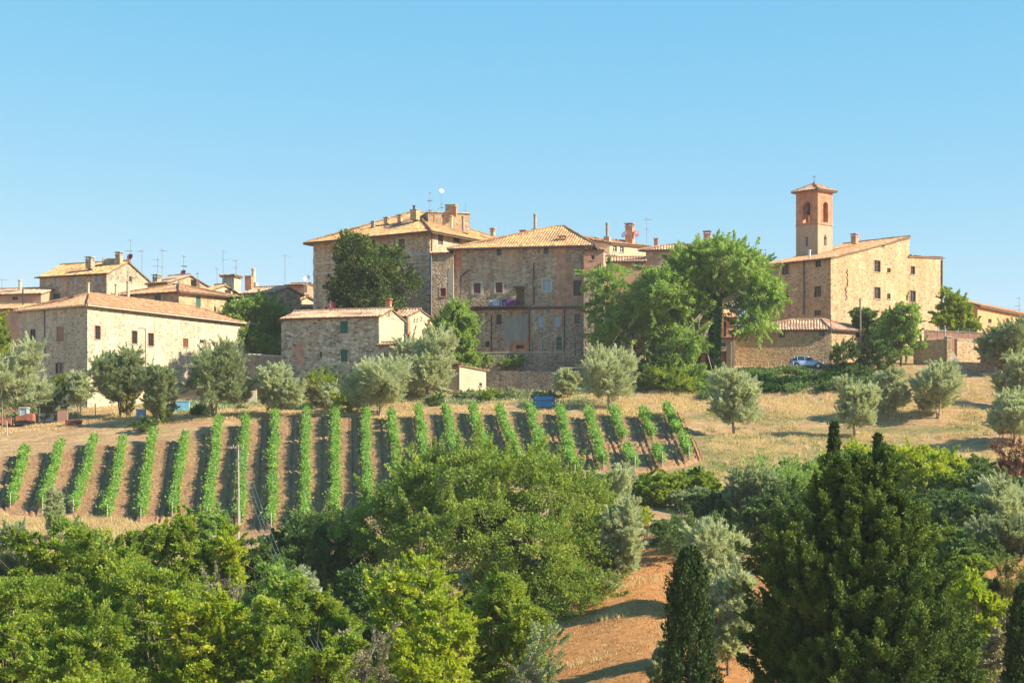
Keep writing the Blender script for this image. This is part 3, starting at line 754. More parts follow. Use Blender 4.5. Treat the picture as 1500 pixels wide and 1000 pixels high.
# cluster left of the big palace
h = house('stone_house', 'low house with lit tile roof and tall antenna left of the tall palace', 'house', 424, 274, 18, 424, 372, 450, b=45, roof='gableL', slope=.36, wall='brick_pale', rmat='tile_gold', zb=17, seed=10, win=[('L', 392, 429, 6, 5, 'glass')])
antenna(h.roof, 417.5, 277, 372, 414, ((.93, 5, .9), (.55, 3, .3), (.3, 3, .3)))
h = house('brick_house', 'small purplish rendered block with rounded ridge beside the white dish', 'house', 446, 272, 14, 416, 420, 462, b=45, roof='gableL', slope=.16, wall='brick_pale', rmat='tile', zb=17, seed=11)
h = house('stone_house', 'house with sunlit yellow gable wall touching the left side of the palace', 'house', 442, 264, 22, 437, 366, 459, b=55, roof='gableL', slope=.42, wall='plaster_warm', rmat='tile_gold', zb=14, seed=12,
      win=[('L', 392, 446, 7, 8, 'glass'), ('R', 448, 424, 4, 10, 'brown')])
dish(h.roof, 449, 267, 407, .55, 'dish_white', 190, foot=1.3)
h = house('stone_house', 'dark porch house with washing hung under its tile eave, above the ivy tree', 'house', 456, 257, 8, 450, 402, tR=5, roof='gableL', slope=.18, wall='brick_pale', rmat='tile', zb=12, seed=13, win=[('L', 415, 462, 7, 9, 'glass')])
chimney(h.roof, 438, 259, 434, 452, .25, 'plaster_cream', 'pipe')
def cloth(name, label, px, row, D, w, hgt, mat, group=None, seed=0, parent=None):
    x, z = xz(px, row, D); mb = MB(); rng = random.Random(seed); n = 8
    offs = [rng.uniform(-.05, .05) for _ in range(n+1)]; jag = [rng.uniform(.75, 1.0) for _ in range(n+1)]
    T = lambda i, s: (x-w/2+w*i/n, D+offs[i]*s, z+hgt/2-hgt*s*jag[i])
    for i in range(n):
        for (s0, s1) in ((0, .5), (.5, 1)):
            q = [T(i, s0), T(i+1, s0), T(i+1, s1), T(i, s1)]
            mb.face(q); mb.face([(p[0], p[1]+.015, p[2]) for p in reversed(q)])
    o = mb.build(name, M[mat], parent)
    if parent is None: tag(o, label, 'laundry', group)
    return o
M['cl_white'] = plain('white_blue_cloth', (.55, .60, .72), .9); M['cl_navy'] = plain('navy_cloth', (.03, .03, .16), .9)
M['cl_purple'] = plain('purple_cloth', (.17, .04, .20), .9); M['cl_wine'] = plain('wine_cloth', (.22, .02, .07), .9); M['cl_blue'] = plain('light_blue_cloth', (.25, .38, .60), .9)
M['tarp'] = plain('blue_tarpaulin', (.16, .42, .62), .6)
cloth('bed_sheet', 'white and lilac sheet drying under the porch eave left of the palace', 421, 447, 256.2, 1.4, .9, 'cl_white', None, 5)
cloth('shirt', 'small white shirt hung right of the sheet under the porch eave', 431, 450, 256.2, .5, 1.1, 'cl_white', None, 6)

# palace
pal = house('palace', 'tallest grey stone palace with white string courses and a wide hipped roof', 'palace', 630, 236, 34, 336, 459, 762, roof='hip', slope=.44, wall='st_palace', rmat='tile_gold', oh=1.0, zb=10, seed=14,
      win=[('L', 588, 358, 10, 16, 'red', 'trim', .28), ('L', 492, 377, 9, 15, 'red', 'trim', .28), ('L', 540, 367, 10, 16, 'red', 'trim', .28), ('R', 645, 350, 8, 17, 'brown', 'trim', .25), ('R', 669, 350, 9, 11, 'glass')])
gutter(pal, 'gutter', 'LR', .95, .3)
for (r0, r1) in ((370.5, 373.5), (386.5, 389)):
    A, B, nin = pal.sideL; d = (B-A).normalized(); _, z, D = panelfit(A, B, 629, (r0+r1)/2); c = (A+B)/2-nin*.05
    mb = MB(); mb.box((c.x, c.y, z), (pal.S, .12, .22), d); mb.build('string_course', M['trim'], pal.par)
mb = MB(); A, B, nin = pal.sideL; d = (B-A).normalized()
for k in range(int((pal.ze-14.9)/.9)):
    for q, e in ((A+d*.25, 1), (B-d*.25, 1)):
        w = .55 if k % 2 else .35; mb.box((q.x-nin.x*.03, q.y-nin.y*.03, 14.5+k*.9), (w, .08, .6), d)
mb.build('quoins', M['trim'], pal.par)
# roof terrace block with chimneys
x0, z0 = xz(619, 312, 241); x1, z1 = xz(684, 319, 247)
mb = MB(); cx_, cy_ = (x0+x1)/2, 246
mb.box((cx_, cy_, (z0+z1)/2-1.0), (abs(x1-x0), 4.5, 2.6), (1, .25)); mb.build('terrace_wall', M['st_gold'], pal.roof)
mb = MB(); mb.box((cx_, cy_, (z0+z1)/2+.36), (abs(x1-x0)+.3, 4.8, .12), (1, .25)); mb.build('parapet', M['trim'], pal.roof)
chimney(pal.roof, 661, 245, 301, 314, 1.4, 'st_gold', 'block', 15, 1.0); chimney(pal.roof, 665, 243.4, 304, 313, .75, 'brick', 'block', 15, .5)
chimney(pal.roof, 661.5, 241, 316, 330, .35, 'plaster_cream', 'pipe'); chimney(pal.roof, 678.5, 242, 317, 333, .38, 'plaster_grey', 'pipe')
chimney(pal.roof, 608, 243, 308, 318, .95, 'st_gold', 'block', 30); chimney(pal.roof, 606.5, 243, 302, 309, .2, 'metal_dark', 'block', 30)
chimney(pal.roof, 586, 245, 314, 321, .5, 'st_gold', 'cap', 30); chimney(pal.roof, 566.5, 246, 318, 324, .55, 'st_gold', 'cap', 30); chimney(pal.roof, 547, 246, 325, 329, .5, 'plaster_grey', 'block', 30)
antenna(pal.roof, 630, 243, 281, 312, ((.95, 3, .4), (.65, 5, 1.0), (.25, 5, 1.0))); antenna(pal.roof, 646.5, 243, 283, 312, ((.4, 5, .6), (.55, 2, .4)))
dish(pal.roof, 647, 242.8, 279.5, .33, 'dish_white', 160, foot=.5); antenna(pal.roof, 682, 246, 297, 318, ((.6, 1, .3),)); antenna(pal.roof, 642, 241, 305, 320, ((.95, 1, .2),))
chimney(pal.roof, 722, 249, 334, 341, .5, 'st_gold', 'cap', 30)
drainpipe(pal, 'R', 631.5, 341, 368, 'gutter', .07)

# narrow lower block between palace and the big middle house
lb = house('lower_block', 'narrow plastered block with one red window between the palace and the wide house', 'house', 664, 233.5, 6, 371, 630, tR=4, roof='gableL', slope=.12, wall='st_mid', rmat='tile', oh=.25, zb=10, seed=15,
      win=[('L', 649, 428, 8, 12, 'red', 'brick_pale', .15)])
drainpipe(lb, 'L', 631.5, 371, 462, 'gutter_grey', .13); panel(lb, 'L', 'plaster_patch', 656, 664, 395, 455, 'plaster_grey', .02)

# the wide house
mid = house('apartment_house', 'wide weathered stone house with balcony washing and a brick pilaster, centre of the village', 'house', 866, 231, 11, 357, 664, tR=17, roof='hip', slope=.41, ap=.27, wall='st_mid', rmat='tile_gold', oh=.7, zb=10, seed=16,
      win=[('L', 731, 368, 7, 13, 'glass'), ('L', 800, 366, 7, 13, 'glass'), ('L', 699, 422, 10, 15, 'red', 'trim', .3), ('L', 731, 421, 10, 15, 'red', 'trim', .22), ('L', 801, 418, 11, 17, 'pale', 'trim', .22),
           ('L', 846, 422, 12, 23, 'brown', 'brick_pale', .2), ('L', 762, 436, 12, 27, 'brown'), ('L', 731, 468, 8, 15, 'grid'), ('L', 792, 471, 9, 14, 'pale'), ('L', 816, 469.5, 9, 17, 'pale', 'brick_pale', .2),
           ('L', 846, 467, 8, 14, 'glass', 'brick_pale', .2), ('L', 819, 503, 8, 17, 'green'), ('L', 714, 504, 6, 9, 'glass'), ('L', 762, 508, 12, 6, 'glass', 'brick', .5)])
gutter(mid, 'gutter_grey', 'L', .65)
panel(mid, 'L', 'brick_pilaster', 815, 829, 360, 452, 'brick_pale', .06); panel(mid, 'L', 'brick_patch', 812, 833, 430, 462, 'brick_pale', .04)
panel(mid, 'L', 'brick_patch', 664, 676, 366, 392, 'brick', .03); panel(mid, 'L', 'plaster_patch', 738, 773, 463, 503, 'plaster_grey', .025)
panel(mid, 'L', 'brick_patch', 829, 839, 384, 440, 'brick_pale', .025); panel(mid, 'L', 'brick_patch', 748, 778, 490, 503, 'brick', .02)
panel(mid, 'L', 'wall_ledge', 689, 866, 451, 453, 'gutter', .18)
for p, a_, b_, e in ((775.6, 453, 516, None), (827, 453, 511, None), (720, 462, 516, None), (782, 384, 446, None), (675, 405, 440, (688, 395)), (858, 500, 545, None)):
    drainpipe(mid, 'L', p, a_, b_, 'gutter', .075, e)
# balcony
A, B, nin = mid.sideL; d = (B-A).normalized()
ua, zb_, Db = panelfit(A, B, 694, 450); ub, _, _ = panelfit(A, B, 772, 450)
c = A+d*(ua+ub)/2-nin*.55
mb = MB(); mb.box((c.x, c.y, zb_-.05), (ub-ua, 1.1, .16), d); bal = mb.build('balcony', M['gutter'], mid.par)
mb = MB()
for k in range(int((ub-ua)/.14)+1):
    q = A+d*(ua+.14*k)-nin*1.05
    if k % 8 == 0 or k < 0: mb.tube([(q.x, q.y, zb_), (q.x, q.y, zb_+.95)], .025, 4)
for zz in (.95, .5):
    q0 = A+d*ua-nin*1.05; q1 = A+d*ub-nin*1.05; mb.tube([(q0.x, q0.y, zb_+zz), (q1.x, q1.y, zb_+zz)], .02, 4)
mb.build('railing', M['metal_dark'], bal)
ax_, bz = panelfit(A, B, 762, 421)[:2]
mb = MB(); q = A+d*ax_-nin*.6; mb.box((q.x, q.y, bz), (1.5, 1.2, .08), d); mb.build('door_canopy', M['gutter'], mid.par)
for i, (p, w, hh, mt, lab) in enumerate(((719, .5, .75, 'cl_blue', 'light blue shirt at the left end of the balcony washing'), (726, .9, .9, 'cl_white', 'white and blue sheet second on the balcony washing line'),
        (739.5, .65, 1.2, 'cl_navy', 'navy towel in the middle of the balcony washing'), (748, .85, 1.15, 'cl_purple', 'purple towel right of the navy towel on the balcony'), (756, .55, .75, 'cl_wine', 'wine red cloth at the right end of the balcony washing'))):
    cloth('towel', lab, p, 443-(.0)+hh*2, Db-1.25, w, hh, mt, 'washing on the balcony', i)
# mid house chimneys
chimney(mid.roof, 784, 240, 313, 343, .42, 'plaster_grey', 'tall', 11); chimney(mid.roof, 766.5, 240, 337, 347, .75, 'brick', 'cap', 11)
chimney(mid.roof, 824, 234, 345, 353, .85, 'brick_pale', 'cap', 11)
# brick projection at the right end
pr = house('brick_annex', 'brick-topped projecting bay with one tiny window right of the wide house', 'house', 884, 229.5, 6, 366, 855, tR=8, roof='gableL', peak=1, slope=.1, oh=.2, wall='st_mid', rmat='tile_pink', zb=10, seed=17, win=[('L', 868.5, 377.5, 4, 6, 'glass')])
panel(pr, 'L', 'brick_face', 855, 884, 368, 374, 'brick_pale', .03); panel(pr, 'L', 'brick_face', 855, 866, 374.5, 381, 'brick_pale', .03); panel(pr, 'L', 'brick_face', 871.5, 884, 374.5, 381, 'brick_pale', .03); panel(pr, 'L', 'brick_face', 855, 884, 381.5, 405, 'brick_pale', .03)
drainpipe(pr, 'L', 880, 385, 400, 'gutter')
# lit house behind
h = house('rear_house', 'sunlit cream house with brown eaves behind the brick bay', 'house', 893, 246, 8, 355, 830, 960, b=55, roof='gableR', peak=.6, slope=.2, wall='plaster_warm', rmat='tile', zb=14, seed=18,
      win=[('R', 901, 364, 6, 9, 'white'), ('R', 911, 365, 6, 9, 'white')])
chimney(h.roof, 889.5, 247, 326, 354, .42, 'plaster_grey', 'tall', 20); chimney(h.roof, 922.5, 250, 327, 357, 1.05, 'brick_pale', 'cap', 20)
dish(h.roof, 914, 249.3, 343, .5, 'dish_white', 230, foot=.6); dish(h.roof, 932, 249.5, 342, .48, 'dish_red', 140, foot=.6)
antenna(h.roof, 947.5, 253, 319, 362, ((.95, 5, .8), (.65, 4, .5)))
h = house('porch_house', 'low terrace house with blue striped awning between brick bay and dark tile house', 'house', 945, 236, 4, 382, 888, tR=8, roof='gableL', slope=.24, wall='plaster_pink', rmat='tile_pink', zb=12, seed=19, win=[('L', 936, 388, 12, 8, 'pale')])
x, z = xz(892, 374, 235); mb = MB(); n = 6
for i in range(n): mb.box((x-.9+.32*i, 235-.5, z), (.16, 1.4, .05))
mb.build('awning_stripes', M['cl_blue'], h.par)
mb = MB(); mb.box((x, 235.2, z-.06), (2.2, 1.4, .05)); mb.build('awning', M['dish_white'], h.par)
h = house('tile_house', 'dark stone house with broad pale tile roof rising behind the biggest tree', 'house', 1050, 237, 7, 363, 946, 1075, b=50, roof='hip', slope=.36, wall='st_mid', rmat='tile_pink', oh=.6, zb=12, seed=20, win=[('L', 985, 380, 8, 12, 'glass'), ('L', 1030, 382, 8, 12, 'glass')])
chimney(h.roof, 961, 240, 350, 362, .5, 'brick', 'block', 10); chimney(h.roof, 1036, 244, 338, 350, .9, 'brick_pale', 'cap', 10)
gutter(h, 'gutter', 'L')
h = house('plaster_house', 'orange plastered house glimpsed through the crown of the biggest tree', 'house', 1060, 231, 6, 395, 965, tR=8, roof='gableL', slope=.22, wall='plaster_orange', rmat='tile_pink', zb=12, seed=21, win=[('L', 1025, 420, 9, 14, 'brown'), ('L', 990, 425, 9, 14, 'brown')])
# garage house
g = house('garage_house', 'cream garage building with burgundy doors under an iron balcony behind the ivy-clad trunk', 'garage', 1076, 226.5, 5, 496, 1018, tR=4.6, roof='none', wall='plaster_cream', zb=10, seed=22,
      win=[('L', 1054, 527, 20, 26, 'red'), ('L', 1029, 527, 16, 26, 'red'), ('L', 1054, 505, 18, 6, 'glass'), ('L', 1029, 505, 10, 6, 'glass')])
A, B, nin = g.sideL; d = (B-A).normalized(); c = (A+B)/2+nin*2.2
mb = MB(); mb.box((c.x, c.y, g.ze+.08), (g.S+.3, 4.9, .16), d); mb.build('terrace_slab', M['gutter'], g.par)
mb = MB()
for k in range(int(g.S/.16)+1):
    q = A+d*(.16*k)+nin*.02; mb.tube([(q.x, q.y, g.ze+.16), (q.x, q.y, g.ze+1.05)], .015, 4, False)
q0, q1 = A+nin*.02, B+nin*.02; mb.tube([(q0.x, q0.y, g.ze+1.07), (q1.x, q1.y, g.ze+1.07)], .03, 4)
mb.build('railing', M['metal_dark'], g.par); drainpipe(g, 'L', 1074, 497, 540, 'gutter')
h = house('upper_floor_house', 'set-back upper storey with dark openings above the garage terrace', 'house', 1082, 232, 5, 464, 1005, tR=6, roof='gableL', slope=.2, wall='brick_pale', rmat='tile_pink', zb=12, seed=23,
      win=[('L', 1058, 482, 12, 22, 'glass'), ('L', 1030, 482, 12, 22, 'glass'), ('L', 1073, 472, 8, 8, 'glass')])
drainpipe(h, 'L', 1046, 468, 495, 'gutter', .08)

# small stone house in front
sh = house('cottage', 'small mottled stone cottage with two green shuttered windows, in front of the tall palace', 'house', 555, 212, 16, 462, 412, 592, b=24, roof='gableL', slope=.33, wall='st_house', rmat='tile_pink', oh=.35, zb=7, seed=24,
      win=[('L', 504, 479, 11, 18, 'green'), ('L', 504, 521, 10, 18, 'green'), ('L', 470, 519, 3.5, 8, 'glass'), ('R', 570, 460, 2.2, 3, 'glass')])
panel(sh, 'R', 'wall_render', 556, 591, 465, 545, 'plaster_warm', .02)
panel(sh, 'L', 'brick_patch', 434, 446, 500, 535, 'brick_pale', .015)
chimney(sh.roof, 569, 216, 437, 454, .6, 'brick', 'cap', 16); chimney(sh.roof, 484, 216, 440, 454, .08, 'metal', 'pipe')
dish(sh.roof, 486, 216, 447, .5, 'dish_red', 195, foot=.5)
h = house('cottage', 'rear wing of the cottage with a narrow brick-edged gable and vent slots', 'house', 597, 222, 14, 462, 560, 634, b=38, roof='gableL', slope=.40, wall='plaster_warm', rmat='tile_pink', oh=.3, zb=8, seed=25,
      win=[('R', 628, 472, 4, 9, 'red'), ('R', 607, 468, 1.6, 5, 'glass'), ('R', 611, 468, 1.6, 5, 'glass'), ('R', 617, 466, 1.6, 5, 'glass')])
panel(h, 'R', 'brick_corner', 597, 600, 462, 500, 'brick', .04)
h = house('lean_to', 'small stone lean-to with pink tiles against the cottage gable', 'shed', 585, 210, 10, 504, 553, 592, b=30, roof='gableL', peak=1, slope=.28, wall='st_house', rmat='tile_pink', oh=.3, zb=7, seed=26)
sd_ = house('stone_shed', 'little shed with a single sloping roof and sunlit wall below the terrace wall', 'shed', 673, 214, 20, 534, 655, 712, b=55, roof='gableL', peak=.05, slope=.1, back=Z(543, 219), wall='plaster_cream', rmat='tile', oh=.35, zb=6, seed=27, win=[('R', 704, 563, 4, 5, 'glass')])
drainpipe(sd_, 'L', 672, 536, 570, 'gutter')

# church and tower
ch = house('church', 'large golden stone church building with sunlit wall on the right of the village', 'church', 1217, 238, 46, 377, 1121, 1332, b=50, roof='gableL', peak=1, slope=.25, wall='st_gold', rmat='tile', oh=.4, zb=8, seed=28,
      win=[('L', 1150.5, 395, 10, 15, 'glass'), ('L', 1198.6, 386, 8, 11, 'glass'), ('L', 1150.5, 435, 10, 16, 'glass'), ('L', 1198, 427, 10, 16, 'glass'), ('L', 1198, 458.5, 10, 8, 'glass'),
           ('R', 1285, 390, 9, 17, 'glass', 'brick_pale', .1), ('R', 1302, 396, 5, 7, 'glass'), ('R', 1285, 429, 9, 17, 'glass', 'brick_pale', .1), ('R', 1302, 434, 5, 8, 'glass'), ('R', 1294, 359.5, 4, 4.5, 'glass')])
gutter(ch, 'gutter', 'L'); drainpipe(ch, 'L', 1178, 383, 461, 'gutter_grey', .12)
Bx = ch.W(0, ch.T)
cr = house('church_annex', 'lower rear wing of the golden church with two windows, behind its stepped gable', 'church', 750+F*(Bx.x+.02)/Bx.y, Bx.y, 46, 375, sL=ch.S*.8, pR=1381, b=50, roof='gableL', peak=.05, slope=.1, back=Z(380, 256), wall='st_gold', rmat='tile', oh=.35, zb=8, seed=29,
      win=[('R', 1337, 396, 6, 12, 'glass', 'brick_pale', .1), ('R', 1337, 434, 8, 17, 'glass', 'brick_pale', .1)])
drainpipe(cr, 'R', 1379, 381, 480, 'gutter_grey', .12)
chimney(ch.roof, 1252, 250, 342, 353, .75, 'brick_pale', 'cap', 40); chimney(ch.roof, 1186, 243, 366, 378, .3, 'dish_white', 'pipe'); antenna(ch.roof, 1121.5, 246, 364, 382, ((.9, 4, .6),))
mb = MB(); A, B, nin = ch.sideR; d = (B-A).normalized(); rng = random.Random(3); pts = []
for k in range(12):
    u, z, _ = panelfit(A, B, 1241+(1.5*(-1)**k)*rng.random()-(0 if k < 7 else 2), 395+k*4); q = A+d*u-nin*.02; pts.append((q.x, q.y, z))
mb.tube(pts, [.05+.05*rng.random() for _ in pts], 5); mb.build('wall_crack', M['sh_brown'], ch.par)

def tower():
    Dt = 248; a = R(48); b = R(48)
    C = Vector((X(1198, Dt), Dt)); dL = Vector((-math.cos(a), math.sin(a))); dR = Vector((math.sin(b), math.cos(b)))
    S = 4.25; T = 2.7
    def solve(p, d): k = (p-750)/F; return (k*C.y-C.x)/(d.x-k*d.y)
    S = solve(1166, dL); T = solve(1219.5, dR)
    zt = Z(277, Dt); zb = Z(380, Dt)-4; zm = Z(324, Dt)
    root = empty('bell_tower', (C.x, C.y, zb), 'square brick bell tower with arched openings and a small pyramid roof beside the church', 'tower')
    W = lambda s, t: C+dL*s+dR*t
    def arch_wall(A, B, nin, z0, z1, holes, mat, name, skip=False):
        """wall with arched openings (u, halfwidth, sill, spring)"""
        mb = MB(); d = (B-A); Lw = d.length; d = d/Lw
        P = lambda u, z, o=0: (A.x+d.x*u+nin.x*o, A.y+d.y*u+nin.y*o, z)
        if not holes: mb.face([P(0, z0), P(Lw, z0), P(Lw, z1), P(0, z1)])
        for (u, hw, zs, zp) in holes:
            n = 12; arc = [(u-hw*math.cos(math.pi*i/n), zp+hw*math.sin(math.pi*i/n)) for i in range(n+1)]
            mb.face([P(0, z0), P(Lw, z0), P(Lw, zs), P(0, zs)]); mb.face([P(0, zs), P(u-hw, zs), P(u-hw, zp), P(0, zp)]); mb.face([P(u+hw, zs), P(Lw, zs), P(Lw, zp), P(u+hw, zp)])
            us = [0]+[q[0] for q in arc]+[Lw]; zs_ = [zp]+[q[1] for q in arc]+[zp]
            for i in range(len(us)-1): mb.face([P(us[i], zs_[i]), P(us[i+1], zs_[i+1]), P(us[i+1], z1), P(us[i], z1)])
            loop = [(u-hw, zs)]+arc+[(u+hw, zs)]
            for i in range(len(loop)-1):
                (a0, b0), (a1, b1) = loop[i], loop[i+1]; mb.face([P(a0, b0), P(a1, b1), P(a1, b1, .55), P(a0, b0, .55)])
            mb.face([P(u-hw, zs), P(u+hw, zs), P(u+hw, zs, .55), P(u-hw, zs, .55)])
            # inner skin
            mb.face([P(.5, z0, .55), P(Lw-.5, z0, .55), P(Lw-.5, zs, .55), P(.5, zs, .55)]); mb.face([P(.5, zs, .55), P(u-hw, zs, .55), P(u-hw, zp, .55), P(.5, zp, .55)]); mb.face([P(u+hw, zs, .55), P(Lw-.5, zs, .55), P(Lw-.5, zp, .55), P(u+hw, zp, .55)])
            for i in range(1, len(us)-2): mb.face([P(us[i], zs_[i], .55), P(us[i+1], zs_[i+1], .55), P(us[i+1], z1, .55), P(us[i], z1, .55)])
        o = mb.build(name, M[mat], root)
        # arch ring of brick
        for (u, hw, zs, zp) in holes:
            r_ = MB(); n = 12
            for i in range(n):
                t = math.pi*(i+.5)/n; r0 = hw+.16
                r_.box(P(u-r0*math.cos(t), zp+r0*math.sin(t), -.03), (.2, .1, .2), d)
            for k in range(8): 
                for sgn in (-1, 1): r_.box(P(u+sgn*(hw+.14), zs+(zp-zs)*(k+.5)/8, -.03), (.2, .09, (zp-zs)/8-.02), d)
            r_.build('arch_ring', M['brick'], o)
        return o
    hwL, hwR = .62, .5
    sides = [(W(S, 0), W(0, 0), S, hwL), (W(0, 0), W(0, T), T, hwR), (W(0, T), W(S, T), S, hwL), (W(S, T), W(S, 0), T, hwR)]
    cc = W(S/2, T/2)
    zs = Z(324, Dt); zp = Z(300, Dt)
    for (A, B, Lw, hw) in sides:
        n = Vector((-(B-A).y, (B-A).x)).normalized()
        if n.dot(cc-A) < 0: n = -n
        arch_wall(A, B, n, zb, zm-.25, [], 'plaster_tower', 'lower_wall')
        arch_wall(A, B, n, zm-.25, zt, [(Lw/2, hw, zs, zp)], 'brick', 'belfry_wall')
        d = (B-A).normalized(); mb = MB()
        for k in range(5):
            q = A+d*Lw*(.25+.125*k)-n*.02; mb.box((q.x, q.y, zt-1.0), (.14, .08, .42), d)
        q = (A+B)/2-n*.06; mb.box((q.x, q.y, zt-.12), (Lw+.2, .18, .22), d); mb.build('cornice', M['brick_pale'], root)
        mb = MB(); mb.box((q.x+n.x*.02, q.y+n.y*.02, zm-.3), (Lw+.1, .14, .12), d); mb.build('string_course', M['brick_pale'], root)
    mb = MB(); q = W(S/2, -.03); d = -dL; mb.box((q.x, q.y, Z(352, Dt)), (.28, .08, 1.3), d); mb.build('slit_window', M['glass'], root)
    mb = MB(); q = W(-.03, T/2); mb.box((q.x, q.y, Z(352, Dt)), (.5, .08, 1.0), dR)
    mb.tube([(q.x, q.y, Z(352, Dt)+.45), (q.x, q.y, Z(352, Dt)+.95)], [.27, .05], 8); mb.build('blind_niche', M['sh_brown'], root)
    mb = MB(); c3 = (cc.x, cc.y, zm-.5); mb.box(c3, (S-.4, T-.4, .2), -dL); mb.build('belfry_floor', M['wood'], root)
    o = .5; E = [W(-o, -o), W(S+o, -o), W(S+o, T+o), W(-o, T+o)]; E = [(e.x, e.y, zt-.02) for e in E]; A = (cc.x, cc.y, zt+1.15)
    rf = roof_faces('roof', [[E[i], E[(i+1) % 4], A] for i in range(4)], M['tile_pink'], root, [(E[i], A) for i in range(4)], seed=4)
    mb = MB(); mb.tube([(A[0], A[1], A[2]-.1), (A[0], A[1], A[2]+.25)], [.18, .1], 8); mb.tube([(A[0], A[1], A[2]), (A[0], A[1], A[2]+1.25)], .03, 5); mb.box((A[0], A[1], A[2]+.95), (.5, .04, .04)); mb.build('cross', M['metal_dark'], rf)
    # bell, open in the left arch
    qb = W(S/2, .55); mb = MB(); zb_ = Z(306, Dt)
    mb.tube([(qb.x, qb.y, zb_+.5), (qb.x, qb.y, zb_+.42), (qb.x, qb.y, zb_+.1), (qb.x, qb.y, zb_-.3), (qb.x, qb.y, zb_-.45)], [.1, .26, .3, .42, .52], 14)
    q0, q1 = W(S/2-.8, .55), W(S/2+.8, .55); mb.tube([(q0.x, q0.y, zb_+.65), (q1.x, q1.y, zb_+.65)], .1, 6)
    mb.build('bell', M['bronze'], root)
tower()
# annex at the road
an = house('road_annex', 'single-storey stone annex with angled pink tile roof behind the parked car', 'house', 1216, 227, 9, 481, 1077, 1289, b=58, tR=None, roof='hip', slope=.32, wall='st_gold', rmat='tile_pink', oh=.45, zb=9, seed=30,
      win=[('L', 1145, 490, 9, 10, 'glass'), ('L', 1204, 488, 8, 9, 'glass'), ('R', 1258, 490, 8, 10, 'brown')])
gutter(an, 'gutter', 'LR', .45)
# far right building
h = house('row_house', 'long ochre row house with dark eaves cut off by the right edge', 'house', 1432, 258, 30, 446, 1386, tR=34, b=36, roof='gableR', slope=.30, wall='plaster_orange', rmat='tile', oh=.6, zb=12, seed=31,
      win=[('R', 1450, 470, 5, 6, 'glass'), ('R', 1485, 478, 5, 8, 'glass')])
antenna(h.roof, 1493, 275, 435, 462, ((.95, 4, .6), (.6, 5, .8), (.4, 5, .8)))

# ---------------------------------------------------------------- foliage kit
M['lf_green'] = leafmat('broadleaf_mid_green', (.10, .175, .025), (.23, .32, .04), (.45, .50, .075), .45)
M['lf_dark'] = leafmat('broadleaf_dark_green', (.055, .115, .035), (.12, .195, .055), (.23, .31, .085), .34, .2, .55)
M['lf_lime'] = leafmat('broadleaf_yellow_green', (.17, .27, .02), (.35, .44, .035), (.58, .56, .07), .45)
M['lf_laurel'] = leafmat('glossy_laurel_leaves', (.025, .06, .012), (.07, .12, .025), (.22, .23, .06), .18, .2, .6)
M['lf_oak'] = leafmat('oak_leaves', (.11, .18, .035), (.22, .31, .055), (.43, .49, .09), .42)
M['lf_locust'] = leafmat('locust_leaves', (.14, .24, .06), (.26, .39, .10), (.44, .56, .17), .5)
M['lf_olive'] = leafmat('olive_leaves', (.29, .34, .19), (.46, .51, .32), (.62, .66, .46), .4, .35, .5)
M['lf_olive_dark'] = leafmat('olive_leaves_darker', (.18, .23, .11), (.29, .35, .18), (.42, .48, .28), .35, .35, .5)
M['lf_olive_dry'] = leafmat('grey_brown_leaves', (.17, .16, .09), (.27, .25, .15), (.38, .34, .22), .2)
M['lf_cypress'] = leafmat('cypress_sprays', (.022, .05, .014), (.045, .085, .02), (.09, .13, .03), .12, .2, .7)
M['lf_vine'] = leafmat('vine_leaves', (.11, .25, .03), (.20, .38, .055), (.34, .50, .11), .45, nscale=1.5)
M['lf_dry'] = leafmat('dry_yellow_leaves', (.18, .17, .05), (.28, .26, .08), (.40, .36, .12), .3)
M['lf_litter'] = leafmat('brown_litter', (.16, .07, .03), (.30, .15, .06), (.55, .36, .18), .1, .1, .8)
M['lf_rust'] = leafmat('purple_red_leaves', (.09, .035, .03), (.15, .06, .045), (.24, .11, .08), .3)
M['lf_ivy'] = leafmat('ivy_leaves', (.02, .07, .015), (.04, .13, .025), (.10, .22, .045), .25, .2, .55)
M['grass_dry'] = leafmat('dry_grass', (.46, .33, .16), (.62, .48, .26), (.74, .61, .38), .35, .1, .8)
M['grass_mix'] = leafmat('green_grass', (.12, .16, .04), (.24, .28, .08), (.42, .38, .15), .3, .1, .8)

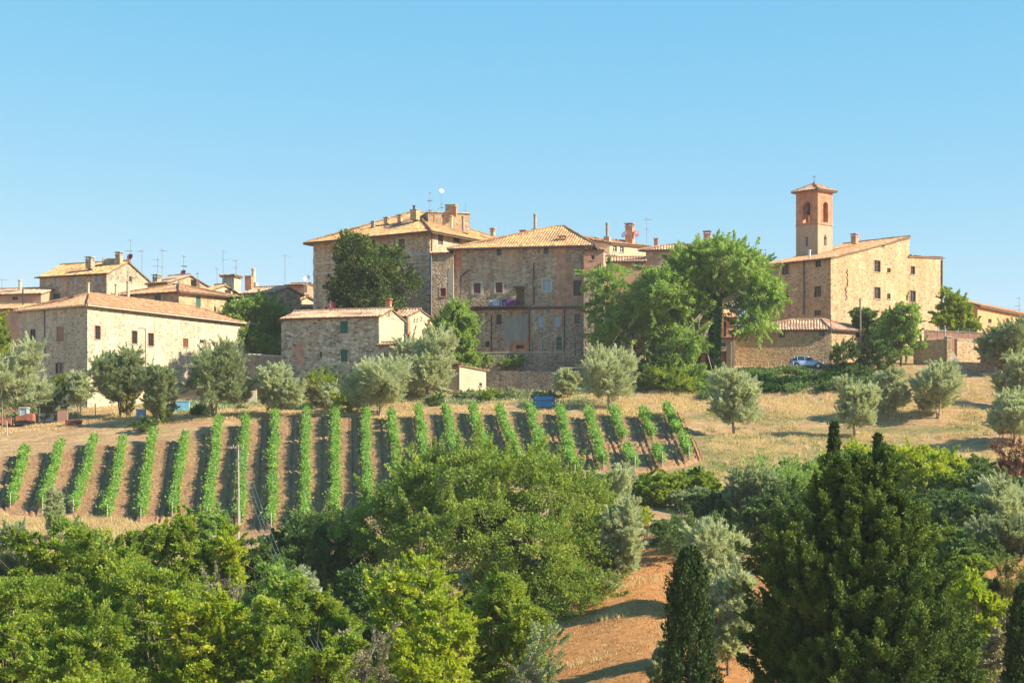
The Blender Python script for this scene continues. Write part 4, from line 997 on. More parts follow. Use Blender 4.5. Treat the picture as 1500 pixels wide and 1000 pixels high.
def unit(v): return v/np.maximum(np.linalg.norm(v, axis=1, keepdims=True), 1e-9)
def leaf_quads(rs, P, axis, size, aspect, nbias=None, nb=.0):
    """rhombus leaves at P pointing along axis"""
    n = len(P); axis = unit(axis)
    r = rs.normal(size=(n, 3))
    if nbias is not None: r = unit(r)+nbias*nb
    side = unit(np.cross(axis, r)); s = size[:, None]
    a = P; b = P+axis*s*.45+side*s*aspect*.5; c = P+axis*s; d = P+axis*s*.45-side*s*aspect*.5
    return np.stack([a, b, c, d], 1).reshape(-1, 3)
def crown_points(rs, blobs, nclump, rc, nleaf, shell=.35, flat=.75, low=-.6):
    """clumps in the outer shell of overlapping ellipsoids; leaves in each clump"""
    B = np.array(blobs, float); area = (B[:, 3]*B[:, 4]+B[:, 3]*B[:, 5]+B[:, 4]*B[:, 5]); area /= area.sum()
    C = []; O = []
    while len(C) < nclump:
        k = rs.choice(len(B), p=area); d = rs.normal(size=3); d /= np.linalg.norm(d)
        if d[2] < low and rs.rand() < .8: continue
        r = 1-shell*rs.rand()**1.4
        p = B[k, :3]+d*B[k, 3:6]*r
        q = (p-B[:, :3])/B[:, 3:6]; dd = np.sqrt((q**2).sum(1)); dd[k] = 9
        if dd.min() < .72: continue
        C.append(p); O.append(d/B[k, 3:6]*B[k, 3:6].mean())
    C = np.array(C); O = unit(np.array(O)); rcs = rc*rs.uniform(.6, 1.35, nclump)
    idx = np.repeat(np.arange(nclump), nleaf)
    d = unit(rs.normal(size=(len(idx), 3))); rad = rs.rand(len(idx))**.55
    off = d*rad[:, None]*rcs[idx, None]; off[:, 2] *= flat
    return C[idx]+off, d, O[idx], idx, C, rcs
def blobset(rs, w, h, n, squash=.8, z0=.25):
    """uneven lobes filling a crown of width w between heights z0*h..h"""
    out = []; ch = h*(1-z0); zc = h*z0+ch*.48
    out.append((0, 0, zc, w*.27, w*.27, ch*.33))
    lean = rs.uniform(-.1, .1, 2)*w
    for i in range(int(n*1.5)):
        a = rs.rand()*2*math.pi; t = (i+.5)/(n*1.5)*2-1; t = t*.9
        rr = math.sqrt(max(0, 1-t*t*.8)); f = rs.uniform(.5, 1.05)*rr*.36
        r = rs.uniform(.10, .23)*(1 if t < .3 else .85)
        out.append((math.cos(a)*w*f+lean[0]*t, math.sin(a)*w*f+lean[1]*t, zc+ch*t*.42, w*r, w*r, min(w*r*squash*rs.uniform(.8, 1.3), ch*.3)))
    return out
def limbs(rs, h, fork, targets, r0, lean=(0, 0), trunks=1, wob=.06):
    mb = MB()
    for t in range(trunks):
        bx, by = (rs.uniform(-.3, .3)*r0*4, rs.uniform(-.3, .3)*r0*4) if trunks > 1 else (0, 0)
        fx, fy = (lean[0]+rs.uniform(-1, 1)*fork*.25*(trunks > 1), lean[1]+rs.uniform(-1, 1)*fork*.25*(trunks > 1))
        rr = r0/math.sqrt(trunks)
        pts = [(bx*(1-s)+fx*s+rs.normal()*wob*fork*.3*(0 < s < 1), by*(1-s)+fy*s+rs.normal()*wob*fork*.3*(0 < s < 1), -.4+(fork+.4)*s) for s in (0, .15, .4, .7, 1)]
        mb.tube(pts, [rr*1.5, rr*1.1, rr*.95, rr*.85, rr*.75], 8)
        top = pts[-1]
        tg = targets[t::trunks]
        for q in tg:
            q = np.array(q, float); a = np.array(top); m1 = a+(q-a)*.35+np.array([0, 0, .12*np.linalg.norm(q-a)])+rs.normal(size=3)*wob*2; m2 = a+(q-a)*.7+np.array([0, 0, .1*np.linalg.norm(q-a)])+rs.normal(size=3)*wob*2
            mb.tube([tuple(a-np.array([0, 0, .15])), tuple(m1), tuple(m2), tuple(q)], [rr*.6, rr*.42, rr*.26, rr*.08], 6)
            for _ in range(2):
                e = q+rs.normal(size=3)*np.linalg.norm(q-a)*.28; mb.tube([tuple(m1 if _ else m2), tuple((m2+e)/2), tuple(e)], [rr*.24, rr*.14, rr*.04], 4)
    return mb

SPEC = {  # leaf size(m), aspect, clump radius as share of width, clumps per m2 of crown, leaves per clump, shell, lobes, z0
 'broad':  dict(leaf=.25, asp=.62, rc=.062, dens=1.9, nl=90, shell=.34, lobes=12, z0=.12, flat=.7, out=.5, up=.1, trunk=.028),
 'oak':    dict(leaf=.24, asp=.60, rc=.042, dens=2.0, nl=95, shell=.26, lobes=14, z0=.10, flat=.65, out=.5, up=.1, trunk=.03),
 'shrub':  dict(leaf=.19, asp=.50, rc=.10, dens=1.8, nl=90, shell=.35, lobes=7, z0=.0, flat=.9, out=.5, up=.4, trunk=.012, shoot=.4, sup=.9, slen=2.6),
 'olive':  dict(leaf=.30, asp=.20, rc=.055, dens=4.6, nl=100, shell=.5, lobes=13, z0=.20, flat=.95, out=.7, up=.55, trunk=.03, shoot=.45, sup=.9, slen=3.0),
 'locust': dict(leaf=.34, asp=.42, rc=.075, dens=1.5, nl=95, shell=.40, lobes=11, z0=.15, flat=.55, out=.7, up=-.25, trunk=.03, shoot=.3, sup=-.1, slen=2.2),
 'laurel': dict(leaf=.36, asp=.42, rc=.075, dens=1.4, nl=75, shell=.30, lobes=11, z0=.05, flat=.8, out=.6, up=.2, trunk=.03, slen=1.4),
}
def crown_mesh(name, kind, w, h, mat, seed, parent, dscale=1., lscale=1., nmul=1., blobs=None, trunk_mat='bark', trunk=True, trunks=1, z0=None, lobes=None, fork=None, depth=1.):
    S = SPEC[kind]; rs = np.random.RandomState(seed)
    z0 = S['z0'] if z0 is None else z0
    B = blobs or blobset(rs, w, h, lobes or S['lobes'], z0=z0)
    if depth != 1.: B = [(b[0], b[1]*depth, b[2], b[3], b[4]*depth, b[5]) for b in B]
    area = sum(4*math.pi*((b[3]*b[5]+b[4]*b[5]+b[3]*b[4])/3) for b in B)*.55
    rc = S['rc']*min(w, h*1.6); leaf = S['leaf']*lscale
    nc = int(area*S['dens']*dscale/(rc/.55)**1.2); nc = max(30, min(nc, 5200))
    P, d, O, idx, C, rcs = crown_points(rs, B, nc, rc, int(S['nl']*nmul), S['shell'], S['flat'])
    sh = S.get('shoot', .2); isS = rs.rand(len(C)) < sh          # some clumps are long sprigs
    m_ = isS[idx]; sd = unit(O+np.array([0, 0, S.get('sup', .6)])+rs.normal(size=O.shape)*.0)
    jit = rs.normal(size=C.shape)*.35; sd = unit(sd+jit[idx]); s_ = rs.rand(len(P))
    spr = C[idx]+sd*(s_*rcs[idx]*S.get('slen', 2.6))[:, None]+d*(rcs[idx]*.28*(1-s_*.6))[:, None]
    P = np.where(m_[:, None], spr, P); d = np.where(m_[:, None], d*.4+sd*1.2, d)
    if blobs is None:
        sx = w/2/np.percentile(np.abs(P[:, 0]), 98.5); sz = h/np.percentile(P[:, 2], 99.6)
        for q in (P, C): q[:, 0] *= sx; q[:, 1] *= sx; q[:, 2] *= sz
    axis = d*.5+O*S['out']+rs.normal(size=d.shape)*.45; axis[:, 2] += S['up']
    size = leaf*rs.uniform(.6, 1.25, len(P))*rs.uniform(.75, 1.3, len(C))[idx]
    V = leaf_quads(rs, P, axis, size, S['asp'], O+np.array([0, 0, .6]), .9)
    cl = rs.rand(len(C))
    rnd = np.clip(cl[idx]*.6+rs.rand(len(P))*.4, 0, 1)
    c = np_mesh('crown', V, 4, M[mat], parent, rnd)
    if trunk:
        r0 = max(.05, S['trunk']*w)
        tg = [C[i] for i in rs.choice(len(C), min(len(C), 14 if kind != 'shrub' else 8), replace=False)]
        zf = fork if fork is not None else max(.3, h*(z0+.12))
        mb = limbs(rs, h, zf, tg, r0, trunks=trunks)
        me_o = mb.build('trunk' if kind != 'shrub' else 'stem', M[trunk_mat]); me_o.parent = parent
    return c

def place(px, D, sink=0.1):
    x = X(px, D); return (x, D, ground(x, D)-sink)
def tree(name, label, kind, mat, px, D, rtop, wpx, seed, cat='tree', group=None, rowbase=None, **kw):
    loc = place(px, D); h = Z(rtop, D)-loc[2]
    if h < .9: print('LOW', label, px, D, round(h, 2))
    while h < .9 and D > 60: D -= .5; loc = place(px, D); h = Z(rtop, D)-loc[2]
    w = wpx/F*D*(.92 if kind == 'olive' else 1)
    e = empty(name, loc, label, cat, group, rz=0)
    crown_mesh(name, kind, w*1.02, h, mat, seed, e, **kw)
    return e

def conifer(name, label, px, D, rtop, wpx, seed, group=None, dens=1., mat='lf_cypress', leaf=.16, zlow=0.02, taper=.8):
    """columnar cypress: upright sprays over a spindle"""
    loc = place(px, D); h = Z(rtop, D)-loc[2]; w = wpx/F*D
    e = empty(name, loc, label, 'tree', group); rs = np.random.RandomState(seed)
    area = math.pi*w*h*.6; nc = int(area*20*dens)
    t = rs.rand(nc)**.9; t = zlow+(1-zlow)*t
    prof = np.minimum(1, ((1-t)/.55)**taper)*np.minimum(1, .75+t*2)
    a = rs.rand(nc)*2*math.pi; lob = 1+.12*np.sin(a*3+t*9+seed)+.08*np.sin(a*5-t*23)
    r = w/2*prof*lob*(1-.35*rs.rand(nc)**1.5)
    C = np.stack([r*np.cos(a), r*np.sin(a), t*h], -1); O = np.stack([np.cos(a), np.sin(a), np.zeros(nc)], -1)
    nl = 38; idx = np.repeat(np.arange(nc), nl); rc = .2*w**.4
    s = rs.rand(len(idx)); up = O[idx]*.35+np.array([0, 0, 1.]); ln = (rs.uniform(.5, 1.1, nc)*np.minimum(1, (1-t)*5+.12))[idx]*.75*w**.35
    P = C[idx]+up*(s*ln)[:, None]+rs.normal(size=(len(idx), 3))*(rc*.38*(1-s*.7))[:, None]
    axis = np.array([0, 0, .9])+O[idx]*.35+rs.normal(size=P.shape)*.4
    V = leaf_quads(rs, P, axis, leaf*1.25*rs.uniform(.6, 1.3, len(P)), .5, O[idx], 1.)
    keep = np.repeat(P[:, 2] < h, 4)
    V = V[keep]; rnd = np.clip(rs.rand(nc)[idx]*.55+rs.rand(len(P))*.45, 0, 1)[P[:, 2] < h]
    np_mesh('crown', V, 4, M[mat], e, rnd)
    mb = MB(); mb.tube([(0, 0, -.4), (0, 0, h*.5), (0, 0, h*.93)], [.05*w+.08, .035*w+.05, .02], 7); o = mb.build('trunk', M['bark']); o.parent = e
    return e

# ---------------------------------------------------------------- vineyard
ROWS = [((38, 648), (15, 748)), ((88, 643), (62, 755)), ((138, 632), (107, 757)), ((180, 636), (157, 766)), ((224, 626), (206, 768)), ((270, 628), (252, 762)), ((321, 606), (303, 770)),
        ((360, 605), (351, 775)), ((404, 591), (397, 778)), ((449, 590), (446, 775)), ((491, 592), (491, 770)), ((535, 592), (539, 762)), ((573, 596), (588, 750)), ((613, 590), (632, 735)), ((652, 588), (680, 728)),
        ((691, 587), (725, 715)), ((731, 590), (765, 705)), ((774, 585), (803, 702)), ((819, 590), (842, 702)), ((861, 595), (884, 692)), ((897, 590), (930, 694)), ((941, 592), (970, 688)), ((977, 588), (1009, 678))]
VH = 1.5
ends = []
for (tp, bt) in ROWS:
    T_ = G(tp[0], tp[1], VH, 150); B_ = G(bt[0], bt[1], 0, 120)
    ends.append((T_, B_))
ORD = ['first', 'second', 'third', 'fourth', 'fifth', 'sixth', 'seventh', 'eighth', 'ninth', 'tenth', 'eleventh', 'twelfth']
def row_label(i):
    n = len(ROWS)
    nt_ = {2: ', starting just below the bare bank', 5: ', starting under the farmyard trees', 4: ', beginning at a dark round bush', 7: ', behind the slender pale pole'}
    if i == 0: return 'leafy vine row at the far left end of the vineyard'
    if i == n-1: return 'short broken vine row at the far right end of the vineyard'
    if i < 12: return ORD[i]+' vine row from the vineyard\'s left end'+nt_.get(i, '')
    return ORD[n-1-i]+' vine row from the vineyard\'s right end'
for i, (T_, B_) in enumerate(ends):
    T2, B2 = Vector(T_[:2]), Vector(B_[:2]); Ln = (T2-B2).length; d = (B2-T2).normalized()
    e = empty('vine_row', T_, row_label(i), 'vine row', 'vine rows of the vineyard'); rs = np.random.RandomState(100+i)
    nn = int(Ln*420); s = rs.rand(nn)*Ln
    gaps = {20: (.48, .68), 21: (.50, .76), 22: (.58, .70), 18: (.36, .46), 19: (.72, .8)}.get(i)
    if gaps: s = s[(s < gaps[0]*Ln) | (s > gaps[1]*Ln)]
    s = s[(vnoise(s, s*0+i*3.3, .9, i+9) > .10)]
    nn = len(s); bul = .8+.5*vnoise(s, s*0+i, 1.3, 5)
    lat = rs.normal(size=nn)*.15*bul+(vnoise(s, s*0+i*5, 2.1, i+3)-.5)*.25; zz = .55+(VH-.55)*rs.beta(1.6, 1.3, nn)*(.75+.42*vnoise(s, s*0+i*7, .8, i))
    gz = np.array([ground(T2.x+d.x*q, T2.y+d.y*q) for q in np.arange(0, Ln+1, .5)]); gzz = np.interp(s, np.arange(0, Ln+1, .5), gz)
    strag = rs.rand(nn) < .05; lat = np.where(strag, lat*2.4, lat); zz = np.where(strag, zz+rs.rand(nn)*.3, zz)*(1+.08*math.sin(i*2.1))
    P = np.stack([T2.x+d.x*s-d.y*lat-T_[0], T2.y+d.y*s+d.x*lat-T_[1], gzz+zz-T_[2]], -1)
    axis = rs.normal(size=P.shape)+np.array([0, 0, -.2]); V = leaf_quads(rs, P, axis, rs.uniform(.12, .24, nn), .85, np.array([[.3, -.6, .7]]), 1.2)
    np_mesh('vine_foliage', V, 4, M['lf_vine'], e, rs.rand(nn))
    for q in np.linspace(0, Ln, max(3, int(Ln/6)+1)):
        x, y = T2.x+d.x*q, T2.y+d.y*q; z = ground(x, y); last = q > Ln-.1 or q < .1
        mb = MB(); mb.tube([(x, y, z-.3), (x, y, z+VH+(.12 if last else 0))], .06 if last else .04, 6); mb.build('post', M['wood_pale'], e)
    st = MB(); qs = list(np.linspace(0, Ln, 9))
    for hw_ in (.8, 1.45): st.tube([(T2.x+d.x*q, T2.y+d.y*q, ground(T2.x+d.x*q, T2.y+d.y*q)+hw_) for q in qs], .012, 3, False)
    st.build('wire', M['metal'], e); st = MB()
    for q in np.arange(.5, Ln, 1.0):
        x, y = T2.x+d.x*q, T2.y+d.y*q; z = ground(x, y); st.tube([(x, y, z-.1), (x+.05*rs.randn(), y+.05*rs.randn(), z+.4), (x, y, z+.8)], [.035, .03, .02], 4, False)
    st.build('vine_stems', M['bark'], e)
# tilled soil between the rows, with furrows
def soil():
    NF, NV = 14, 90; mb_v = []; shade = []
    ncol = 0
    E = [(Vector(T_[:2]), Vector(B_[:2])) for T_, B_ in ends]
    dl = (E[0][0]-E[1][0]), (E[0][1]-E[1][1]); E.insert(0, (E[0][0]+dl[0], E[0][1]+dl[1])); dl = (E[0][0]-E[1][0]), (E[0][1]-E[1][1]); E.insert(0, (E[0][0]+dl[0], E[0][1]+dl[1]))
    n0 = len(E)-1; E.append((E[n0][0]*1+(E[n0][0]-E[n0-1][0])*.7, E[n0][1]+(E[n0][1]-E[n0-1][1])*.6))
    rs = np.random.RandomState(5)
    for i in range(len(E)-1):
        for k in range(NF):
            f = k/NF; a = E[i][0].lerp(E[i+1][0], f); b = E[i][1].lerp(E[i+1][1], f); dd = (b-a).normalized(); a = a-dd*.6; b = b+dd*1.2
            for v in range(NV+1):
                p = a.lerp(b, v/NV); fur = {0: .10, 1: .06, 13: .06}.get(k, 0)
                if k in (8, 11): fur = -.12+.05*math.sin(v*.5+i*2)
                if k in (7, 9, 10, 12): fur = .08+.05*math.sin(v*.9+k*2+i)
                if 2 <= k <= 6: fur = .05*rs.rand()
                edge = min(v, NV-v, 3)/3; edge *= 1 if 0 < i < len(E)-2 else (1 if (i > 0 or k > 3) and (i < len(E)-2 or k < 10) else .3)
                mb_v.append((p.x, p.y, ground(p.x, p.y)+.17*edge-.02+fur*edge+rs.rand()*.05*edge)); shade.append(0)
            ncol += 1
    me = bpy.data.meshes.new('vineyard_soil'); fc = []
    for c in range(ncol-1):
        for v in range(NV): a = c*(NV+1)+v; fc.append((a, a+NV+1, a+NV+2, a+1))
    me.from_pydata(mb_v, [], fc)
    m, nt, out = newmat('tilled_soil'); tc = N(nt, 'TexCoord').outputs['Object']
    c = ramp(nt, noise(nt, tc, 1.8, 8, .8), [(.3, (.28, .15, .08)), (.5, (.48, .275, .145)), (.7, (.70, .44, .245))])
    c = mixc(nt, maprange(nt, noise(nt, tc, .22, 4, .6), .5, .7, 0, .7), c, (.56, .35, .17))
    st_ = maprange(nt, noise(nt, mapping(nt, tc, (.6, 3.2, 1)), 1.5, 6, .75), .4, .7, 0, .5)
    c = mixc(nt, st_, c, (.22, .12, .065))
    bsdf(nt, out, c, .95, .1, math_(nt, 'ADD', noise(nt, tc, 4, 8, .8), noise(nt, mapping(nt, tc, (.6, 3.2, 1)), 1.5, 4)), 1, .3)
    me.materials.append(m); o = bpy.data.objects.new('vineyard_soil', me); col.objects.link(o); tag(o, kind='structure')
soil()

# ---------------------------------------------------------------- trees
A_ = dict
T = tree
# village trees
T('laurel_tree', 'big glossy dark green tree in front of the palace facade', 'laurel', 'lf_laurel', 546, 229, 349, 132, 11, blobs=None, z0=.0, lobes=20, dscale=1.9)
T('ivy_covered_tree', 'dense rounded green tree behind the right end of the farmhouse', 'broad', 'lf_locust', 374, 249, 437, 92, 12, z0=-.1, lobes=18, dscale=1.8)
T('round_tree', 'round fresh green tree between the cottage and the wide house', 'broad', 'lf_locust', 671, 219, 444, 80, 13, z0=-.15, lobes=18, dscale=1.8)
T('locust_tree', 'mid green tree covering the right end of the wide house', 'locust', 'lf_locust', 902, 222, 388, 84, 14, z0=.02, lobes=12, dscale=1.1)
def ivytree():
    e = empty('locust_tree', place(1044, 219), 'tallest spreading green tree with an ivy-clad trunk above the road fence', 'tree')
    loc = Vector(e.location); D = 219
    def b(px, row, rx, rz, dy=0, ry=None): 
        x, z = xz(px, row, D+dy); return (x-loc.x, dy, z-loc.z, rx/F*D, (ry or rx)/F*D, rz/F*D)
    B = [b(1062, 384, 50, 30), b(1020, 398, 46, 30, 1), b(975, 430, 44, 38, -1), b(1095, 405, 34, 34, 1), b(1118, 440, 28, 26, 0), b(1010, 450, 40, 36, 2), b(960, 480, 30, 36, 0), b(1000, 505, 34, 30, -1.5), b(1105, 478, 28, 18, -1),
         b(1075, 430, 30, 24, 3), b(1040, 368, 28, 16), b(985, 540, 30, 30, -2), b(1010, 560, 26, 22, -3), b(1128, 425, 18, 16, 0), b(955, 445, 20, 26, -2), b(1090, 388, 24, 20)]
    crown_mesh('c', 'locust', 11, 20, 'lf_locust', 15, e, blobs=B, trunk=False, dscale=2.3)
    rs = np.random.RandomState(4); mb = MB(); k = D/F
    base = (0, 0, -.4); fk = (b(1050, 430, 1, 1)[0], 0, b(1050, 430, 1, 1)[2])
    mb.tube([base, (.1, 0, 3), (.3, .1, 6), fk], [.75, .55, .48, .36], 9)
    for q in B:
        q = np.array(q[:3]); a = np.array(fk)-np.array([0, 0, rs.uniform(0, 2.)]); m1 = a+(q-a)*.5+np.array([0, 0, .9]); mb.tube([tuple(a), tuple(m1), tuple(q)], [.17, .11, .04], 6)
        for _ in range(3): e2 = q+rs.normal(size=3)*1.3; mb.tube([tuple(m1), tuple((m1+e2)/2+rs.normal(size=3)*.2), tuple(e2)], [.10, .06, .02], 4)
    t = mb.build('trunk', M['bark_pale']); t.parent = e
    n = 9000; s = rs.rand(n); a = rs.rand(n)*6.28; zf = fk[2]; r = .62*(1-.45*s)+rs.rand(n)*.28
    cx = np.interp(s, [0, .45, 1], [0, .2, fk[0]]); P = np.stack([cx+r*np.cos(a), r*np.sin(a), s*zf], -1); O = np.stack([np.cos(a), np.sin(a), 0*a], -1)
    V = leaf_quads(rs, P, rs.normal(size=P.shape)+np.array([0, 0, -.5])+O*.3, rs.uniform(.15, .28, n), .8, O, 1.4)
    np_mesh('ivy', V, 4, M['lf_ivy'], e, rs.rand(n))
ivytree()
conv = conifer('ivy_column', 'ivy-smothered stump column left of the ivy-clad trunk', 1012, 218.5, 470, 20, 16, mat='lf_ivy', leaf=.22, taper=.35)
T('shrub', 'bright green undergrowth at the foot of the tallest tree', 'shrub', 'lf_green', 985, 214, 535, 74, 17, 'shrub')
T('shrub', 'dark shrub between the wide house and the round-headed olive', 'shrub', 'lf_dark', 905, 220, 520, 60, 18, 'shrub')
T('shrub', 'dark green shrub filling the bank under the road fence end', 'shrub', 'lf_dark', 950, 217, 520, 60, 19, 'shrub')
T('shrub', 'dry pinkish-brown bush caught between the two village trees', 'shrub', 'lf_olive_dry', 930, 217.5, 480, 36, 20, 'shrub')
T('walnut_tree', 'light green open tree in front of the church wall', 'broad', 'lf_locust', 1320, 221, 446, 76, 21, z0=.12, lobes=8)
T('bay_tree', 'dark tree peeping behind the light green church tree', 'broad', 'lf_dark', 1272, 231, 452, 50, 22, z0=.1)
T('acacia_tree', 'feathery dark green tree at the right corner of the church', 'broad', 'lf_green', 1400, 236, 423, 66, 23, z0=.2, lobes=8)
for i, (px, D, rt, w, lab) in enumerate(((1238, 219, 497, 40, 'dark leafy hedge bush directly right of the parked car'), (1268, 220, 495, 44, 'dark hedge bush at the foot of the wooden pole by the annex'), (1296, 218, 500, 34, 'dark hedge bush under the light green church tree'))):
    T('hedge_bush', lab, 'shrub', 'lf_dark', px, D, rt, w*1.05, 24+i, 'bush')
# olives round the village
OL = [(30, 211, 500, 92, 'wide pale olive tree at the left edge beside the farmhouse'), (232, 206, 537, 62, 'small olive behind the slender metal pole of the farmyard'),
      (312, 206, 500, 106, 'large rounded olive tree before the right half of the farmhouse'), (405, 206, 535, 76, 'pale olive left of the cottage with a thin forked trunk'),
      (553, 205, 526, 96, 'wide olive with propped trunk in front of the cottage'), (626, 208, 485, 88, 'tall dense egg-shaped olive right of the cottage'),
      (892, 207, 508, 82, 'tousled silver olive right of the blue container'), (832, 210, 543, 34, 'little olive left of the tousled silver olive'),
      (1074, 196, 543, 74, 'solitary round olive on the slope under the garage fence'), (1251, 194, 555, 66, 'pale olive leaning on the golden slope, left of the group'),
      (1305, 203, 543, 48, 'slender multi-stemmed olive between two olives on the golden slope'), (1376, 205, 532, 74, 'wide two-stemmed olive on the golden slope, right of the group'),
      (1478, 222, 470, 84, 'dark olive by the gate at the right edge below the row house'), (1492, 206, 520, 66, 'pale olive cut by the right edge, upper of the pair'), (1486, 192, 575, 74, 'silver olive cut by the right edge, lower of the pair'),
      (115, 209, 545, 40, 'thin olive between the farmhouse corner and the farmyard shed')]
RB = [620, 622, 612, 612, 610, 584, 600, 584, 636, 641, 617, 613, 545, 602, 650, 606]
for i, (px, D, rt, w, lab) in enumerate(OL):
    D = G(px, RB[i], 0, 150)[1]
    mt = 'lf_olive_dark' if px in (1478, 232, 312) else 'lf_olive'
    T('olive_tree', lab, 'olive', mt, px, D, rt, w, 40+i, trunks=3 if i in (4, 10, 11, 2) else 1, z0={626: .12, 30: .1}.get(px, .17+.05*math.sin(px)), dscale=.62+.3*((i*37) % 10)/10, lobes=8+(i*5) % 9, trunk_mat='bark_pale', group='olive trees round the village')
T('fruit_tree', 'tree with reddish and dark leaves in front of the farmhouse wall', 'olive', 'lf_olive_dark', 178, 205, 514, 78, 60, trunks=3)
T('shrub', 'rusty brown bush under the farmyard tree with dark leaves', 'shrub', 'lf_dry', 186, 204, 545, 34, 61, 'shrub')
T('green_tree', 'fresh green tree cut by the left edge above the pale olive', 'broad', 'lf_green', -6, 214, 448, 62, 62, z0=.0)
SH = [('lf_green', 236, 197, 590, 30, 'vivid green shrub at the upper edge of the vineyard near the pole'), ('lf_dark', 212, 193, 610, 34, 'dark round bush at the head of a vine row'), ('lf_dark', 297, 202, 590, 36, 'dark shrub under the large rounded olive'),
      ('lf_green', 474, 212, 538, 62, 'bright green bush against the cottage foot'), ('lf_dry', 462, 206, 556, 40, 'yellow-brown shrub between two pale olives'), ('lf_olive', 480, 206, 560, 40, 'grey-green shrub left of the wide propped olive'),
      ('lf_lime', 510, 203, 563, 44, 'yellow-green shrub at the foot of the wide propped olive'), ('lf_green', 75, 207, 560, 30, 'green shrub in the farmyard behind the wire fence'), ('lf_green', 90, 213, 548, 22, 'climbing plant under the farmhouse corner window'),
      ('lf_olive_dark', 690, 210, 572, 50, 'grey bush in front of the little shed'), ('lf_green', 716, 209, 570, 40, 'green bush on the grassy bank above the vineyard middle'), ('lf_olive_dark', 752, 210, 570, 60, 'low grey-green bush below the terrace wall'), ('lf_olive_dark', 800, 212, 574, 40, 'low bush behind the blue container'),
      ('lf_dark', 640, 206, 575, 30, 'dark low shrub beside the egg-shaped olive'), ('lf_dark', 65, 205, 565, 30, 'dark bush beside the orange digger')]
for i, (mt, px, D, rt, w, lab) in enumerate(SH): T('shrub', lab, 'shrub', mt, px, D, rt, w, 70+i, 'shrub')
# slope below the road: mass of ivy and brambles
BK = [(1110, 219, 548, 60), (1150, 218.5, 552, 60), (1190, 218, 550, 56), (1225, 218, 545, 50), (1090, 215, 560, 50), (1130, 214.5, 562, 60), (1262, 216, 535, 44), (1215, 214, 560, 44)]
for i, (px, D, rt, w) in enumerate(BK):
    T('bank_shrub', ['dark ivy mound on the bank under the garage fence', 'dark ivy mound under the middle of the road fence', 'dark ivy mound below the front of the car', 'dark shrub below the hedge beside the car', 'low ivy beside the solitary round olive', 'lowest ivy mound of the bank under the road', 'purplish bush under the pole by the annex', 'shrub lowest on the bank below the car'][i], 'shrub', 'lf_ivy' if i < 6 else 'lf_dark', px, D, rt, w, 90+i, 'shrub')
# right middle ground
RM = [('broad', 'lf_lime', 1340, 150, 655, 150, 'broad yellow-green tree rising behind the big cypress'), ('broad', 'lf_lime', 1245, 148, 652, 100, 'yellow-green tree between the two cypress spires'), ('shrub', 'lf_locust', 1150, 140, 668, 110, 'soft green bush at the left shoulder of the big cypress'),
      ('broad', 'lf_dark', 1412, 152, 672, 90, 'dark green hedge tree left of the purple bush'), ('shrub', 'lf_rust', 1484, 158, 632, 66, 'purple-red bush at the right edge'), ('olive', 'lf_olive', 1468, 132, 702, 90, 'sunlit olive at the right edge below the purple bush'),
      ('olive', 'lf_olive_dark', 1474, 122, 758, 110, 'darker olive low at the right edge'), ('shrub', 'lf_dry', 1484, 108, 815, 80, 'yellowish low bush at the right edge under the dark olive'), ('broad', 'lf_lime', 1428, 88, 845, 110, 'light green leafy tree at the lower right behind the big cypress'),
      ('shrub', 'lf_olive_dry', 1462, 84, 898, 60, 'dry bare-looking bush at the lower right'), ('broad', 'lf_dark', 1380, 140, 720, 120, 'dark tree in shade behind the right side of the big cypress'), ('broad', 'lf_dark', 1440, 112, 850, 80, 'shaded dark bush above the light green lower right tree'),
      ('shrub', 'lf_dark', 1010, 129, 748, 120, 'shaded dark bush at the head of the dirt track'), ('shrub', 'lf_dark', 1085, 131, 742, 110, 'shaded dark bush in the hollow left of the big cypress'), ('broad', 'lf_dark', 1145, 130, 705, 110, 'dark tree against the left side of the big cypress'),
      ('olive', 'lf_olive_dark', 1096, 137, 690, 80, 'faded grey shrub above the hollow'), ('olive', 'lf_olive', 1048, 112, 768, 104, 'silvery willow-like shrub above the single cypress'), ('olive', 'lf_olive', 1066, 97, 838, 84, 'silvery shrub right behind the single cypress'),
      ('olive', 'lf_olive_dark', 975, 92, 940, 40, 'small grey shrub left of the single cypress foot'), ('broad', 'lf_green', 962, 150, 692, 90, 'leafy green hedge bush under the broken vine rows'), ('broad', 'lf_green', 1020, 152, 688, 66, 'green bush under the right end of the vineyard'), ('shrub', 'lf_lime', 935, 140, 742, 50, 'yellow-green bush at the corner of the dirt track')]
for i, (k, mt, px, D, rt, w, lab) in enumerate(RM): T({'olive': 'olive_tree', 'broad': 'leafy_tree', 'shrub': 'shrub'}[k], lab, k, mt, px, D, rt, w, 110+i, 'shrub' if k == 'shrub' else 'tree', z0=0 if k != 'olive' else .05, lscale=.85)
